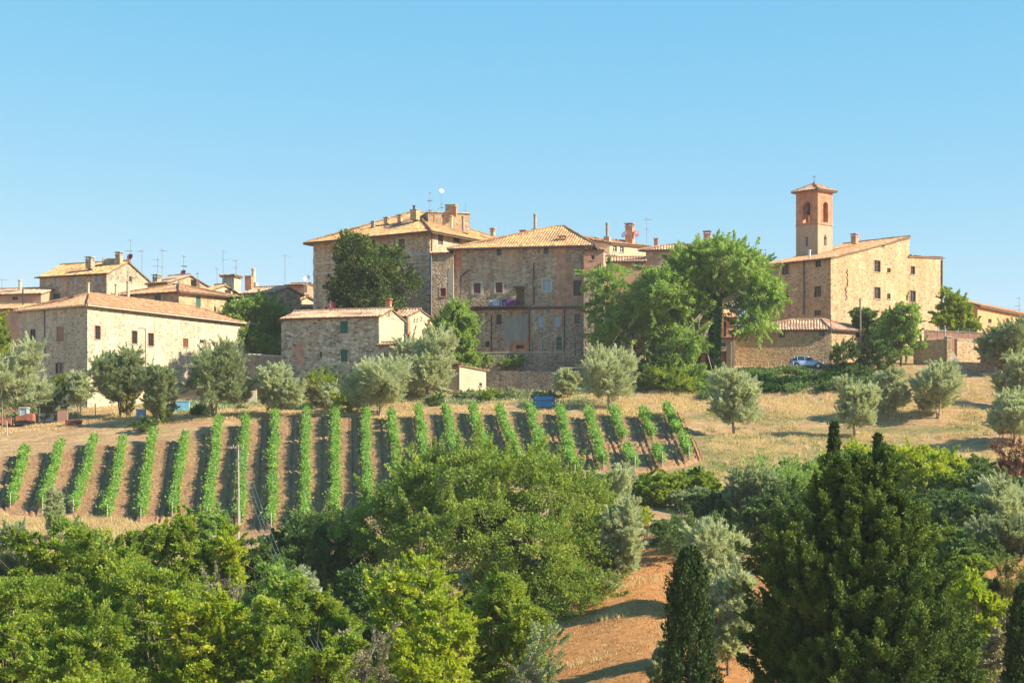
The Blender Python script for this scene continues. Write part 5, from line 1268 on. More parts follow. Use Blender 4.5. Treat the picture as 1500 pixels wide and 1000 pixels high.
LAY = [('lf_locust', 1170, 146, 676, 80, 'fresh green bush left of the yellow-green tree by the spires'), ('lf_green', 1130, 142, 700, 70, 'mid green bush in the second layer above the hollow'), ('lf_dark', 1050, 138, 722, 80, 'dark round bush topping the left side of the hollow'), ('lf_olive_dark', 1020, 147, 716, 60, 'grey-green bush above the head of the dirt track'),
 ('lf_dark', 985, 134, 760, 60, 'dark low bush beside the head of the dirt track'), ('lf_green', 1400, 146, 690, 70, 'green bush in front of the dark hedge tree at right'), ('lf_dark', 1440, 142, 690, 90, 'dark bush under the purple bush'), ('lf_dark', 1410, 132, 730, 100, 'dark bush between the big cypress and the sunlit olive'), ('lf_green', 1380, 124, 770, 90, 'green bush in shade right of the big cypress'),
 ('lf_dark', 1430, 120, 790, 90, 'dark bush under the darker right-edge olive'), ('lf_dark', 1495, 140, 700, 60, 'dark bush cut by the right edge under the purple bush'), ('lf_green', 1400, 108, 815, 80, 'shaded green bush right of the big conifer at mid height'), ('lf_locust', 1300, 152, 668, 90, 'light green bush between the right spire and the yellow-green tree'), ('lf_lime', 1390, 153, 668, 70, 'yellow-green bush at the right end of the yellow-green tree')]
for i, (mt, px, D, rt, w, lab) in enumerate(LAY): T('shrub', lab, 'broad', mt, px, D, rt, w, 400+i, 'shrub', z0=-.1, lscale=.8)
# central oak
def oak():
    D = 122; px0 = 735; e = empty('oak_tree', place(px0, D), 'huge spreading oak in the centre foreground, sunlit on its right side', 'tree'); loc = Vector(e.location)
    def b(px, row, rx, rz, dy=0, ry=None):
        x, z = xz(px, row, D+dy); return (x-loc.x, dy, z-loc.z, rx/F*D, (ry or (rx+rz)/2)/F*D, rz/F*D)
    B = [b(665, 706, 72, 44, 2), b(740, 720, 78, 46, 1), b(800, 740, 70, 52, 0), b(610, 740, 60, 48, 1), b(560, 775, 50, 44, 2), b(845, 800, 52, 60, -1), b(700, 790, 80, 60, -3), b(780, 820, 70, 60, -4), b(860, 860, 38, 56, -2), b(640, 800, 60, 50, -2), b(820, 890, 60, 60, -4), b(740, 880, 60, 60, -3), b(625, 688, 34, 20, 2), b(690, 682, 40, 22, 1), b(770, 690, 50, 26, 1), b(520, 790, 34, 30, 2), b(600, 800, 44, 40, 0), b(690, 706, 80, 42, 0), b(800, 930, 72, 52, -5), b(715, 935, 60, 50, -5), b(856, 925, 40, 44, -4), b(850, 740, 44, 40, 0)]
    crown_mesh('c', 'oak', 17, 14, 'lf_oak', 150, e, blobs=B, fork=5, dscale=1.1, lscale=.75, nmul=1.5)
oak()
FG = [ # foreground thicket: kind, mat, px, D, top row, width, label
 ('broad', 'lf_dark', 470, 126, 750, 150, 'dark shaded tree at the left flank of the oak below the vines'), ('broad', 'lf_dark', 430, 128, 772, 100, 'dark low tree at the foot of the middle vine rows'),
 ('broad', 'lf_green', 727, 92, 842, 150, 'dense green tree in front of the oak'), ('olive', 'lf_olive', 890, 130, 685, 84, 'tall grey willow-like tree on the right flank of the oak'), ('olive', 'lf_olive', 902, 120, 735, 70, 'grey-green drooping tree below the first, beside the dirt track'),
 ('broad', 'lf_lime', 608, 84, 818, 150, 'bright yellow-green tree at the centre of the foreground'), ('broad', 'lf_lime', 640, 78, 880, 120, 'lower yellow-green tree beneath the brightest one'),
 ('broad', 'lf_green', 470, 88, 850, 130, 'light green tree left of the yellow-green tree'), ('broad', 'lf_locust', 400, 92, 828, 130, 'green tree left of the silver-tipped shrub'), ('olive', 'lf_olive', 443, 96, 838, 60, 'silver-tipped shrub poking above the green thicket'),
 ('shrub', 'lf_olive_dry', 545, 76, 920, 110, 'dull brownish bush at the bottom centre-left'), ('shrub', 'lf_olive_dark', 795, 86, 915, 80, 'grey-green shrub at the bottom under the green tree'), ('shrub', 'lf_olive_dry', 330, 92, 832, 100, 'brown-olive dense bush in the middle of the thicket'),
 ('broad', 'lf_green', 262, 106, 757, 110, 'green tree with a bright top at the vineyard foot'), ('broad', 'lf_locust', 310, 112, 745, 80, 'brightest top of the thicket beside the pale pole'), ('broad', 'lf_lime', 330, 106, 775, 90, 'yellowish green tree by the foot of the slender pole'),
 ('broad', 'lf_green', 165, 98, 775, 170, 'large green tree in the left half of the thicket'), ('broad', 'lf_locust', 110, 104, 762, 90, 'green tree top at the left below the third vine row'), ('broad', 'lf_green', 60, 102, 782, 90, 'green tree near the left edge below the dry grass'), ('olive', 'lf_olive_dark', 20, 106, 772, 90, 'greyish tree at the left edge below the dry grass'),
 ('broad', 'lf_green', 60, 86, 846, 170, 'broad green tree at the lower left edge'), ('broad', 'lf_green', 225, 84, 828, 170, 'leafy green tree lower left of the brown-olive bush'), ('broad', 'lf_lime', 290, 78, 870, 140, 'yellow-tinged green tree at the bottom left of centre'),
 ('broad', 'lf_green', 130, 74, 890, 190, 'green tree filling the bottom left'), ('broad', 'lf_green', 10, 78, 900, 130, 'green tree in the bottom left corner'), ('broad', 'lf_green', 390, 78, 882, 160, 'green tree at the bottom between the bushes'), ('broad', 'lf_green', 470, 72, 930, 150, 'lowest green tree at the bottom centre-left'),
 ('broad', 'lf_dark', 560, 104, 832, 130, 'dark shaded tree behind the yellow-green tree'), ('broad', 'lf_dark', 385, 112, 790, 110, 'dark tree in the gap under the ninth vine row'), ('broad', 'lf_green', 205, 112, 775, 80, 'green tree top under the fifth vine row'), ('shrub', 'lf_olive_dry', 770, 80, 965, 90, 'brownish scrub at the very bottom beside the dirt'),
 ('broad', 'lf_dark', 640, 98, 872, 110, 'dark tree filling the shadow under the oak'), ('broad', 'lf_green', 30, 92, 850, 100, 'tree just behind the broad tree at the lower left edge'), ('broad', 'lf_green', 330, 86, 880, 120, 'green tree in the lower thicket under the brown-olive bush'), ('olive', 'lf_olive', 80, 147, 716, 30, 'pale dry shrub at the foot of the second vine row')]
for i, (k, mt, px, D, rt, w, lab) in enumerate(FG):
    T({'olive': 'olive_tree', 'broad': 'leafy_tree', 'shrub': 'shrub'}[k], lab, k, mt, px, D, rt, w, 200+i, 'shrub' if k == 'shrub' else 'tree', z0=.12 if k == 'broad' else 0, lscale=.6 if D < 100 else .72, nmul=2.0 if D < 100 else 1.4)
# cypresses
conifer('cypress_tree', 'single narrow dark cypress beside the dirt track at the bottom', 1010, 70, 803, 66, 300, dens=1.7, leaf=.11, taper=.5)
conifer('cypress_tree', 'left cypress spire rising from the big dark conifer', 1222, 76, 620, 40, 301, dens=1.8, leaf=.11, taper=1.0)
conifer('cypress_tree', 'right cypress spire rising from the big dark conifer', 1286, 77, 637, 32, 302, dens=1.8, leaf=.11, taper=.95)
conifer('cypress_tree', 'cypress cut off by the bottom right corner', 1500, 66, 858, 46, 303, dens=1.3, leaf=.13, taper=.5)
def bigcypress():
    D = 72; px0 = 1280; e = empty('conifer_tree', place(px0, D), 'massive dark bushy conifer filling the lower right foreground', 'tree'); loc = Vector(e.location); rs = np.random.RandomState(9)
    k = D/F
    # silhouette: half width (px) by row
    rows = [668, 690, 730, 760, 800, 850, 900, 950, 1000, 1080, 1250]; lft = [1250, 1215, 1190, 1165, 1130, 1108, 1106, 1104, 1098, 1100, 1150]; rgt = [1290, 1305, 1322, 1345, 1372, 1398, 1418, 1436, 1452, 1450, 1400]
    nb = 720; t = rs.rand(nb)**.82; row = 668+t*520; Lp = np.interp(row, rows, lft); Rp = np.interp(row, rows, rgt)
    a = rs.rand(nb)*2*math.pi; cen = (Lp+Rp)/2; hw = (Rp-Lp)/2
    r = hw*(.72+.30*np.sin(a*3+row*.013)*.5+rs.uniform(-.12, .16, nb)); r = np.clip(r, 4, None)
    B0 = np.stack([((cen+r*np.cos(a))-750)*k-loc.x, r*np.sin(a)*k*.95, (H-row)*k-loc.z], -1); O = np.stack([np.cos(a), np.sin(a), 0*a], -1)
    ln = rs.uniform(1.0, 2.7, nb)*np.clip(hw/120, .3, 1); bd = unit(O*rs.uniform(.3, .9, nb)[:, None]+np.array([0, 0, .8])+rs.normal(size=(nb, 3))*.22)
    B0 = B0-bd*ln[:, None]*.55
    nt = 13; bi = np.repeat(np.arange(nb), nt); u = np.tile((np.arange(nt)+.5)/nt, nb); side = unit(rs.normal(size=(len(bi), 3))+O[bi]*.5)
    C = B0[bi]+bd[bi]*(u*ln[bi])[:, None]+side*(.42*(1-u)**.7*np.clip(hw/120, .4, 1)[bi]*rs.uniform(.4, 1.1, len(bi)))[:, None]
    td = unit(bd[bi]*1.1+side*.55); n = len(bi)
    nl = 66; idx = np.repeat(np.arange(n), nl); s = rs.rand(len(idx)); tl = rs.uniform(.22, .48, n)
    P = C[idx]+td[idx]*(s*tl[idx])[:, None]+rs.normal(size=(len(idx), 3))*(.085*(1-s*.65))[:, None]
    axis = td[idx]+rs.normal(size=P.shape)*.5
    V = leaf_quads(rs, P, axis, rs.uniform(.07, .16, len(P)), .5, O[bi][idx], .8)
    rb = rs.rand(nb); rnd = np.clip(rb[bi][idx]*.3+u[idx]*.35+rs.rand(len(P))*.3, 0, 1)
    # inner twiggy mass
    q = 110000; t = rs.rand(q)**.8; row = 690+t*520; Lp = np.interp(row, rows, lft); Rp = np.interp(row, rows, rgt); a = rs.rand(q)*6.283; rr = (Rp-Lp)/2*(.25+.42*rs.rand(q))
    P2 = np.stack([(((Lp+Rp)/2+rr*np.cos(a))-750)*k-loc.x, rr*np.sin(a)*k, (H-row)*k-loc.z], -1)
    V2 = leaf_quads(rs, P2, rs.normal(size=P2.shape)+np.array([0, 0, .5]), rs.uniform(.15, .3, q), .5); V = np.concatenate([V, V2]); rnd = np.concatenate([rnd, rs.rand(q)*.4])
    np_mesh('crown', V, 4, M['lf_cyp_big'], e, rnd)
    mb = MB(); mb.tube([(0, 0, -.4), (0, 0, 8), (0, 0, 14)], [.5, .35, .05], 8)
    for _ in range(26):
        q = C[rs.randint(n)]; z0 = max(.5, q[2]-2.5); mb.tube([(0, 0, z0), tuple(np.array([q[0]*.5, q[1]*.5, (z0+q[2])/2])), tuple(q)], [.12, .08, .02], 5)
    o = mb.build('trunk', M['bark']); o.parent = e
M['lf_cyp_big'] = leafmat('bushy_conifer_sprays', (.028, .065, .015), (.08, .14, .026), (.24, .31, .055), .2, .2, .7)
bigcypress()

# ---------------------------------------------------------------- undergrowth and grass (uncountable)
def scatter(name, n, pxr, Dr, mat, hgt, wid, seed, test=None, asp=.2, per=1, cl=0., label=None):
    rs = np.random.RandomState(seed); D = rs.uniform(Dr[0], Dr[1], n); px = rs.uniform(pxr[0], pxr[1], n); x = (px-750)/F*D; y = D
    if test is not None: k = test(px, D, x, y, rs); x, y, px, D = x[k], y[k], px[k], D[k]
    u = (x-GX0)/GS; v = (y-GY0)/GS; i = u.astype(int); j = v.astype(int); f = u-i; g = v-j
    z = (GZ[i, j]*(1-f)+GZ[i+1, j]*f)*(1-g)+(GZ[i, j+1]*(1-f)+GZ[i+1, j+1]*f)*g
    P = np.repeat(np.stack([x, y, z], -1), per, 0); m_ = len(P); rc = np.repeat(rs.rand(len(x)), per)
    P[:, :2] += rs.normal(size=(m_, 2))*cl; zz = rs.rand(m_)*hgt*.6*(cl > .2); P[:, 2] += zz-.03
    axis = rs.normal(size=(m_, 3))*.35; axis[:, 2] = 1 if cl < .2 else .5+rs.rand(m_)
    V = leaf_quads(rs, P, axis, hgt*(1 if cl < .2 else wid)*rs.uniform(.5, 1.3, m_), asp)
    o = np_mesh(name, V, 4, M[mat], None, rc); tag(o, label, name.replace('_', ' ') if label else None, kind='stuff'); return o
v2 = vnoise
scatter('dry_grass', 165000, (-60, 1640), (196, 221), 'grass_dry', .32, 1, 1, lambda px, D, x, y, rs: (v2(x, y, 2.2, 3) > .42) & (rs.rand(len(x)) < .8), per=2, cl=.08, asp=.12, label='dry straw-coloured grass on the bank above the vineyard')
scatter('slope_grass', 150000, (1000, 1640), (150, 200), 'grass_dry', .22, 1, 2, lambda px, D, x, y, rs: (v2(x, y, 3, 4)*.6+v2(x, y*2, 9, 6)*.5 > .55) & (px > 1020+(D-170)*2), per=2, cl=.1, asp=.13, label='short golden grass of the right-hand slope')
scatter('weeds', 16000, (1000, 1450), (155, 200), 'grass_mix', .22, 1, 3, lambda px, D, x, y, rs: (v2(x, y, 4, 8) > .55) & (v2(x, y, 1, 9) > .55) & (px > 1030), per=3, cl=.12, asp=.35, label='scattered green weeds on the golden slope')
scatter('tall_dry_grass', 30000, (-20, 260), (146, 158), 'grass_dry', .6, 1, 4, lambda px, D, x, y, rs: v2(x, y, 2.5, 3) > .35, per=2, cl=.1, asp=.07, label='tall pale dry grass at the lower left foot of the vineyard')
scatter('track_grass', 26000, (780, 1180), (92, 135), 'grass_dry', .13, 1, 5, lambda px, D, x, y, rs: (v2(x, y, 1.6, 3) > .5), per=1, cl=.1, asp=.2, label='sparse dry stubble on the orange dirt track')
scatter('undergrowth', 16000, (-40, 800), (72, 138), 'lf_green', 1.5, .14, 6, lambda px, D, x, y, rs: (px < 640-(D-72)*-.3) & (v2(x, y, 5, 3) > .25), per=16, cl=.45, asp=.6, label='tangled green undergrowth below the thicket trees')
scatter('brambles', 7000, (1000, 1600), (120, 150), 'lf_dark', 1.6, .14, 7, lambda px, D, x, y, rs: (v2(x, y, 5, 5) > .35) & (px > 1230-(D-120)*9), per=16, cl=.5, asp=.6, label='dark brambles in the shaded hollow beyond the track')
scatter('bank_ivy', 5500, (1030, 1300), (207, 220.5), 'lf_dark', .9, .3, 8, lambda px, D, x, y, rs: (v2(x, y, 2.2, 5) > .42) & (D > 209+5*v2(x, x*0, 4, 2)), per=16, cl=.35, asp=.6, label='low ivy carpeting the bank below the road')
scatter('garden_weeds', 4500, (0, 900), (204, 219), 'lf_olive_dark', .8, .3, 9, lambda px, D, x, y, rs: v2(x, y, 4, 7) > .5, per=14, cl=.35, asp=.4, label='rough green weeds between the village olives')

# ---------------------------------------------------------------- walls, fences, poles, car, farmyard
def low_wall(name, label, p0, p1, D0, D1, r0, r1, mat='st_wall', th=.5, cap=True, base=1.5):
    """wall from (px p0, D0) to (p1, D1) with top rows r0 -> r1"""
    a = Vector((X(p0, D0), D0)); b = Vector((X(p1, D1), D1)); d = (b-a).normalized(); n = Vector((-d.y, d.x))*th; z0, z1 = Z(r0, D0), Z(r1, D1)
    g0 = min(ground(a.x, a.y), ground(b.x, b.y), z0-.5, z1-.5)-base
    e = empty(name, (a.x, a.y, g0+base), label, 'wall'); mb = MB(); k = max(2, int((b-a).length/1.2)); rng = random.Random(int(p0))
    tp = [(a+(b-a)*i/k, z0+(z1-z0)*i/k+(rng.uniform(-.06, .06) if not cap else 0)) for i in range(k+1)]
    for i in range(k):
        (q, z), (q2, z2) = tp[i], tp[i+1]
        F0 = lambda q, z, s=0: (q.x+n.x*s, q.y+n.y*s, z)
        mb.face([F0(q, g0), F0(q2, g0), F0(q2, z2), F0(q, z)]); mb.face([F0(q, g0, 1), F0(q, z, 1), F0(q2, z2, 1), F0(q2, g0, 1)]); mb.face([F0(q, z), F0(q2, z2), F0(q2, z2, 1), F0(q, z, 1)])
    for (q, z) in (tp[0], tp[-1]): mb.face([(q.x, q.y, g0), (q.x+n.x, q.y+n.y, g0), (q.x+n.x, q.y+n.y, z), (q.x, q.y, z)])
    mb.build('wall', M[mat], e)
    if cap:
        mb = MB()
        for i in range(k):
            (q, z), (q2, z2) = tp[i], tp[i+1]; c = (q+q2)/2+n*.5; mb.box((c.x, c.y, (z+z2)/2+.04), ((q2-q).length-.01, th+.12, .09), d)
        mb.build('coping', M['trim'], e)
    return e
low_wall('terrace_wall', 'long grey rubble terrace wall below the wide house', 668, 826, 224, 223, 517, 516)
low_wall('terrace_wall', 'lower rubble garden wall right of the little shed', 705, 822, 219, 216.5, 542, 545, cap=False)
low_wall('garden_wall', 'purplish garden wall between the ivy-covered tree and the cottage', 358, 414, 226, 218, 519, 522)
low_wall('terrace_wall', 'sunlit stone wall with end pillar below the church corner', 1338, 1388, 224, 222, 501, 497, 'st_gold')
low_wall('terrace_wall', 'sunlit stone wall right of the garden stairs', 1402, 1442, 224, 226, 497, 499, 'st_gold')
low_wall('terrace_wall', 'brick-red garden wall with flowers under the feathery tree', 1355, 1440, 233, 233, 484, 488, 'brick_pale')
low_wall('garden_wall', 'low dark stone kerb wall on the slope below the garden stairs', 1386, 1462, 217, 217, 529, 532, cap=False)
low_wall('garden_wall', 'low grey wall behind the dark olive at the right edge', 1436, 1510, 222, 220, 508, 510)
e = empty('pillar', place(1389, 221.8), 'square stone pillar at the top of the sunlit wall', 'pillar'); x, z = xz(1389, 494, 221.8); g0 = ground(x, 221.8)
mb = MB(); mb.box((x, 221.8, (z+g0-1)/2), (.6, .6, z-g0+1), (1, .2)); mb.build('shaft', M['st_gold'], e); mb = MB(); mb.box((x, 221.8, z+.06), (.75, .75, .12), (1, .2)); mb.build('cap', M['trim'], e)
e = empty('stairs', place(1396, 221), 'narrow stone stairs climbing between two sunlit walls', 'stairs')
mb = MB(); x = X(1396, 222); 
for i in range(9): mb.box((x, 221+i*.34, Z(531, 221)+.1+.17*i-.8), (1.0, .36, 1.7), (1, 0))
mb.build('steps', M['trim'], e)
for (p, D, rt, rb) in ((1384, 222, 478, 497),):
    e = empty('post', place(p, D), 'pale post standing beside the stone pillar', 'post'); x = X(p, D); mb = MB(); mb.tube([(x, D, Z(rb, D)-.3), (x, D, Z(rt, D))], .07, 6); mb.build('shaft', M['wood_pale'], e); mb = MB(); mb.tube([(x, D, Z(rt, D)-.05), (x, D, Z(rt, D)+.12)], [.1, .04], 6); mb.build('finial', M['wood_pale'], e)

def fence(name, label, pts, hgt, rails, mat, wire='metal', rad=.05, mesh=False, railmat=None):
    """pts = (px, D, ground z or None)"""
    P = []
    for (p, D, z) in pts: x = X(p, D); P.append((x, D, ground(x, D) if z is None else z))
    e = empty(name, P[0], label, 'fence')
    for q in P: mb = MB(); mb.tube([(q[0], q[1], q[2]-.3), (q[0], q[1], q[2]+hgt)], rad, 5); mb.build('post', M[mat], e)
    mb = MB()
    for a, b in zip(P, P[1:]):
        for r in rails: mb.tube([(a[0], a[1], a[2]+hgt*r), (b[0], b[1], b[2]+hgt*r)], .022, 4, False)
        if mesh:
            n = int(math.dist(a, b)/.25)
            for i in range(n): f = (i+.5)/n; mb.tube([tuple(a[k]+(b[k]-a[k])*f+(hgt*.08 if k == 2 else 0) for k in range(3)), tuple(a[k]+(b[k]-a[k])*f+(hgt*.95 if k == 2 else 0) for k in range(3))], .01, 3, False)
    mb.build('wire_mesh' if mesh else 'rail', M[railmat or wire], e); return e
fence('road_fence', 'wooden post fence with thin rails along the road below the garage', [(p, 221.3, None) for p in (1022, 1032, 1043, 1063, 1082, 1101, 1125, 1144, 1162)], 1.15, (.35, .65, .95), 'wood_pale', railmat='wood')
fence('wire_fence', 'wire fence with dark uprights on top of the sunlit wall by the stairs', [(p, 223.5, Z(r, 223.5)) for p, r in ((1342, 500), (1358, 499), (1374, 498), (1384, 497.5))], 1.4, (.4, .7, 1), 'metal', mesh=True)
fence('wire_fence', 'wire fence over the wall right of the stairs', [(p, 225, Z(r, 225)) for p, r in ((1404, 497.5), (1420, 498), (1440, 499))], 1.4, (.4, .7, 1), 'metal', mesh=True)
fence('iron_fence', 'green iron garden fence at the foot of the wide house', [(p, 226.5, Z(517, 226.5)) for p in (780, 795, 810, 826, 843, 858)], 1.5, (.15, .6, 1), 'sh_green', mesh=True)
fence('yard_fence', 'grey wire fence of panels closing the farmyard at the left', [(p, 203+.01*p, None) for p in (58, 78, 98, 118, 140)], 2.0, (.1, .5, 1), 'wood', mesh=True)

def pole(name, label, px, D, rt, rad, mat, arm=None):
    loc = place(px, D); e = empty(name, loc, label, 'pole'); x = X(px, D); z = Z(rt, D); mb = MB()
    mb.tube([(x, D, loc[2]-.5), (x+.03, D, (loc[2]+z)/2), (x, D, z)], [rad*1.25, rad*1.1, rad*.85], 8); mb.build('shaft', M[mat], e)
    mb = MB()
    if arm == 'cross':
        mb.box((x, D, z-.25), (.9, .07, .07))
        for k in (-.42, 0, .42): mb.tube([(x+k, D, z-.2), (x+k, D, z)], [.05, .04], 6)
        mb.build('crossarm', M['wood_pale'], e)
    elif arm == 'lamp':
        mb.tube([(x, D, z-.1), (x-.35, D-.2, z+.05), (x-.5, D-.25, z)], .04, 5); mb.box((x-.6, D-.3, z-.02), (.4, .18, .1)); mb.build('lamp_head', M['metal'], e)
    elif arm == 'lantern':
        mb.tube([(x, D, z), (x, D, z+.1), (x, D, z+.5), (x, D, z+.7), (x, D, z+.8)], [.08, .17, .27, .12, .03], 6); mb.build('lantern', M['metal_dark'], e)
    else:
        mb.tube([(x, D, z-.02), (x, D, z+.08)], [rad*.9, rad*.5], 6); mb.build('cap', M[mat], e)
pole('lamp_pole', 'slender grey lamp pole standing in front of the farmhouse', 213, 203, 481, .065, 'metal', 'lamp')
pole('utility_pole', 'tall pale pole with small crossarm rising through the vineyard', 349, 150, 651, .065, 'wood_pale', 'cross')
pole('wooden_pole', 'weathered wooden pole in front of the golden church wall', 1260, 219.5, 437, .12, 'wood')
pole('thin_pole', 'thin rusty pole at the corner of the road annex', 1217, 221.5, 462, .06, 'sh_brown')
pole('street_lamp', 'black lantern street lamp at the left end of the road annex', 1073.5, 223, 493, .06, 'metal_dark', 'lantern')
pole('stake', 'rough stake at the left edge below the farmyard', 3, 198, 588, .07, 'wood'); pole('stake', 'grey stake left of the leaning branch on the bare bank', 10, 195, 617, .06, 'wood_pale')
e = empty('overhead_cable', (X(349, 150), 150, Z(653, 150)), 'thin green-grey cables hanging in front of the dark trees left of the oak', 'cable')
for k in range(3):
    mb = MB(); a = Vector((X(349, 150)-.3+.3*k, 150, Z(654, 150))); b = Vector((X(560+k*7, 60), 60, Z(1130, 60)))
    mb.tube([tuple(a+(b-a)*t+Vector((0, 0, -6*t*(1-t)))) for t in [i/24 for i in range(25)]], .018, 4); mb.build('wire', M['gutter_grey'], e)

# road strip by the annex
def strip(name, mat, p0, p1, f0, f1, n=60, lift=.05):
    mb = MB()
    for i in range(n):
        pa, pb = p0+(p1-p0)*i/n, p0+(p1-p0)*(i+1)/n
        for k in range(4):
            Da, Db = f0+(f1-f0)*k/4, f0+(f1-f0)*(k+1)/4
            q = [(X(pa, Da), Da), (X(pb, Da), Da), (X(pb, Db), Db), (X(pa, Db), Db)]; mb.face([(x, y, ground(x, y)+lift) for x, y in q])
    o = mb.build(name, M[mat]); tag(o, kind='structure')
M['road'] = plaster('gravel_road', (.30, .24, .17), (.22, .17, .12)); strip('road', 'road', 1005, 1235, 221.6, 226.2)

def car():
    D = 222.6; Lc = 4.45; x0 = X(1181, D); gz = ground(x0, D)+.06
    e = empty('parked_car', (x0, D, gz), 'silver-blue hatchback parked on the road in front of the stone annex', 'car')
    M['paint'] = plain('silver_blue_paint', (.36, .50, .70), .28, .35, .6, .03); M['rim'] = plain('alloy_rim', (.45, .46, .48), .3, .7)
    # side profile stations: x, sill z, belt z, half width
    st = [(-2.12, .38, .62, .62), (-2.06, .28, .95, .76), (-1.7, .24, 1.02, .83), (-.9, .22, 1.0, .86), (.1, .22, .97, .86), (1.0, .23, .93, .85), (1.5, .25, .84, .82), (1.95, .28, .68, .74), (2.16, .36, .52, .56)]
    mb = MB(); rings = []
    for (x, a, b, w) in st: rings.append([(x, -w*.92, a), (x, -w, a+.15), (x, -w, (a+b)/2), (x, -w*.96, b-.04), (x, -w*.86, b), (x, w*.86, b), (x, w*.96, b-.04), (x, w, (a+b)/2), (x, w, a+.15), (x, w*.92, a)])
    o = lambda p: (p[0]+x0, p[1]+D, p[2]+gz)
    for r0, r1 in zip(rings, rings[1:]):
        for k in range(10): mb.face([o(r0[k]), o(r1[k]), o(r1[(k+1) % 10]), o(r0[(k+1) % 10])])
    mb.face([o(p) for p in rings[0]]); mb.face([o(p) for p in rings[-1]])
    # roof panel and pillars
    cab = [(-1.98, 1.0, .70), (-1.62, 1.40, .60), (-1.0, 1.49, .60), (-.2, 1.48, .60), (.35, 1.38, .60), (1.12, .93, .74)]
    for (a, b) in zip(cab[1:4], cab[2:5]): mb.face([o((a[0], -a[2], a[1])), o((b[0], -b[2], b[1])), o((b[0], b[2], b[1])), o((a[0], a[2], a[1]))])
    for sgn in (-1, 1):
        y = sgn
        for (pa, pb, w) in (((-1.98, 1.0), (-1.62, 1.40), .14), ((-.35, .96), (-.32, 1.46), .05), ((.98, .93), (.33, 1.38), .05), ((-1.25, .98), (-1.2, 1.44), .05)):
            mb.tube([o((pa[0]+w/2, y*.83, pa[1])), o((pb[0]+w/2, y*.62, pb[1]))], w/2+.015, 6)
        mb.tube([o((c[0], y*.61, c[1]-.01)) for c in cab[1:5]], .045, 6)
    b_ = mb.build('body', M['paint'], e, recalc=True, smooth=True)
    def pane(nm, pts, mat='glass'): m2 = MB(); m2.face([o(p) for p in pts]); m2.build(nm, M[mat], e)
    pane('windscreen', [(1.10, -.72, .94), (1.10, .72, .94), (.36, .57, 1.37), (.36, -.57, 1.37)]); pane('rear_window', [(-1.97, -.68, 1.02), (-1.97, .68, 1.02), (-1.63, .57, 1.39), (-1.63, -.57, 1.39)])
    for sgn in (-1, 1):
        for (a, b, c, d_) in ((-1.86, -1.24, -1.21, -1.62), (-1.22, -.34, -.31, -1.18), (-.30, .95, .34, -.28)):
            zt = lambda q: np.interp(q, [-1.62, -1.0, -.2, .35], [1.38, 1.46, 1.45, 1.35]); pane('side_window', [(a, sgn*.825, .995), (b, sgn*.825, .965), (c, sgn*.612, zt(c)), (d_, sgn*.612, zt(d_))])
        m2 = MB(); m2.box(o((.72, sgn*.93, 1.0)), (.16, .18, .12)); m2.build('mirror', M['paint'], e)
        m2 = MB(); m2.box(o((-.95, sgn*.865, .82)), (.16, .03, .03)); m2.build('door_handle', M['black'], e); m2 = MB(); m2.box(o((-.08, sgn*.868, .80)), (.16, .03, .03)); m2.build('door_handle', M['black'], e)
        m2 = MB(); m2.tube([o((1.80, sgn*.66, .66)), o((2.02, sgn*.60, .58))], [.15, .10], 8); m2.build('headlight', M['rim'], e)
        m2 = MB(); m2.box(o((-2.03, sgn*.70, .86)), (.14, .12, .30)); m2.build('tail_light', M['cl_wine'], e)
        for wx in (-1.32, 1.33):
            m2 = MB(); m2.tube([o((wx, sgn*.62, .31)), o((wx, sgn*.66, .31)), o((wx, sgn*.86, .31)), o((wx, sgn*.885, .31))], [.27, .315, .315, .28], 20); w_ = m2.build('tyre', M['black'], e)
            m2 = MB(); m2.tube([o((wx, sgn*.80, .31)), o((wx, sgn*.895, .31))], [.2, .2], 16); 
            m2.build('rim', M['rim'], w_)
            m2 = MB(); m2.tube([o((wx-.41, sgn*.845, .22)), o((wx-.33, sgn*.86, .5)), o((wx, sgn*.865, .70)), o((wx+.33, sgn*.86, .5)), o((wx+.41, sgn*.845, .22))], .045, 5); m2.build('wheel_arch', M['black'], e)
    m2 = MB(); m2.box(o((2.12, 0, .40)), (.12, 1.0, .14)); m2.build('grille', M['black'], e)
car()

# blue container on the grass above the vineyard
e = empty('water_container', place(797, 201.5), 'blue rectangular container on a dark frame above the vineyard', 'container'); x = X(797, 201.5); g0 = ground(x, 201.5); z = g0+1.3
mb = MB(); mb.box((x, 201.5, (z+g0)/2), (2.3, 1.2, max(.7, z-g0-.1)), (1, .05)); mb.build('tank', M['blue'], e)
mb = MB(); mb.box((x, 201.5, z+.05), (2.45, 1.3, .1), (1, .05))
for i in (-1.15, 1.15): mb.box((x+i, 200.85, (z+g0)/2), (.08, .08, z-g0+.1))
mb.box((x, 200.85, (z+g0)/2+.1), (2.2, .05, .05)); mb.build('rim_frame', M['metal_dark'], e)
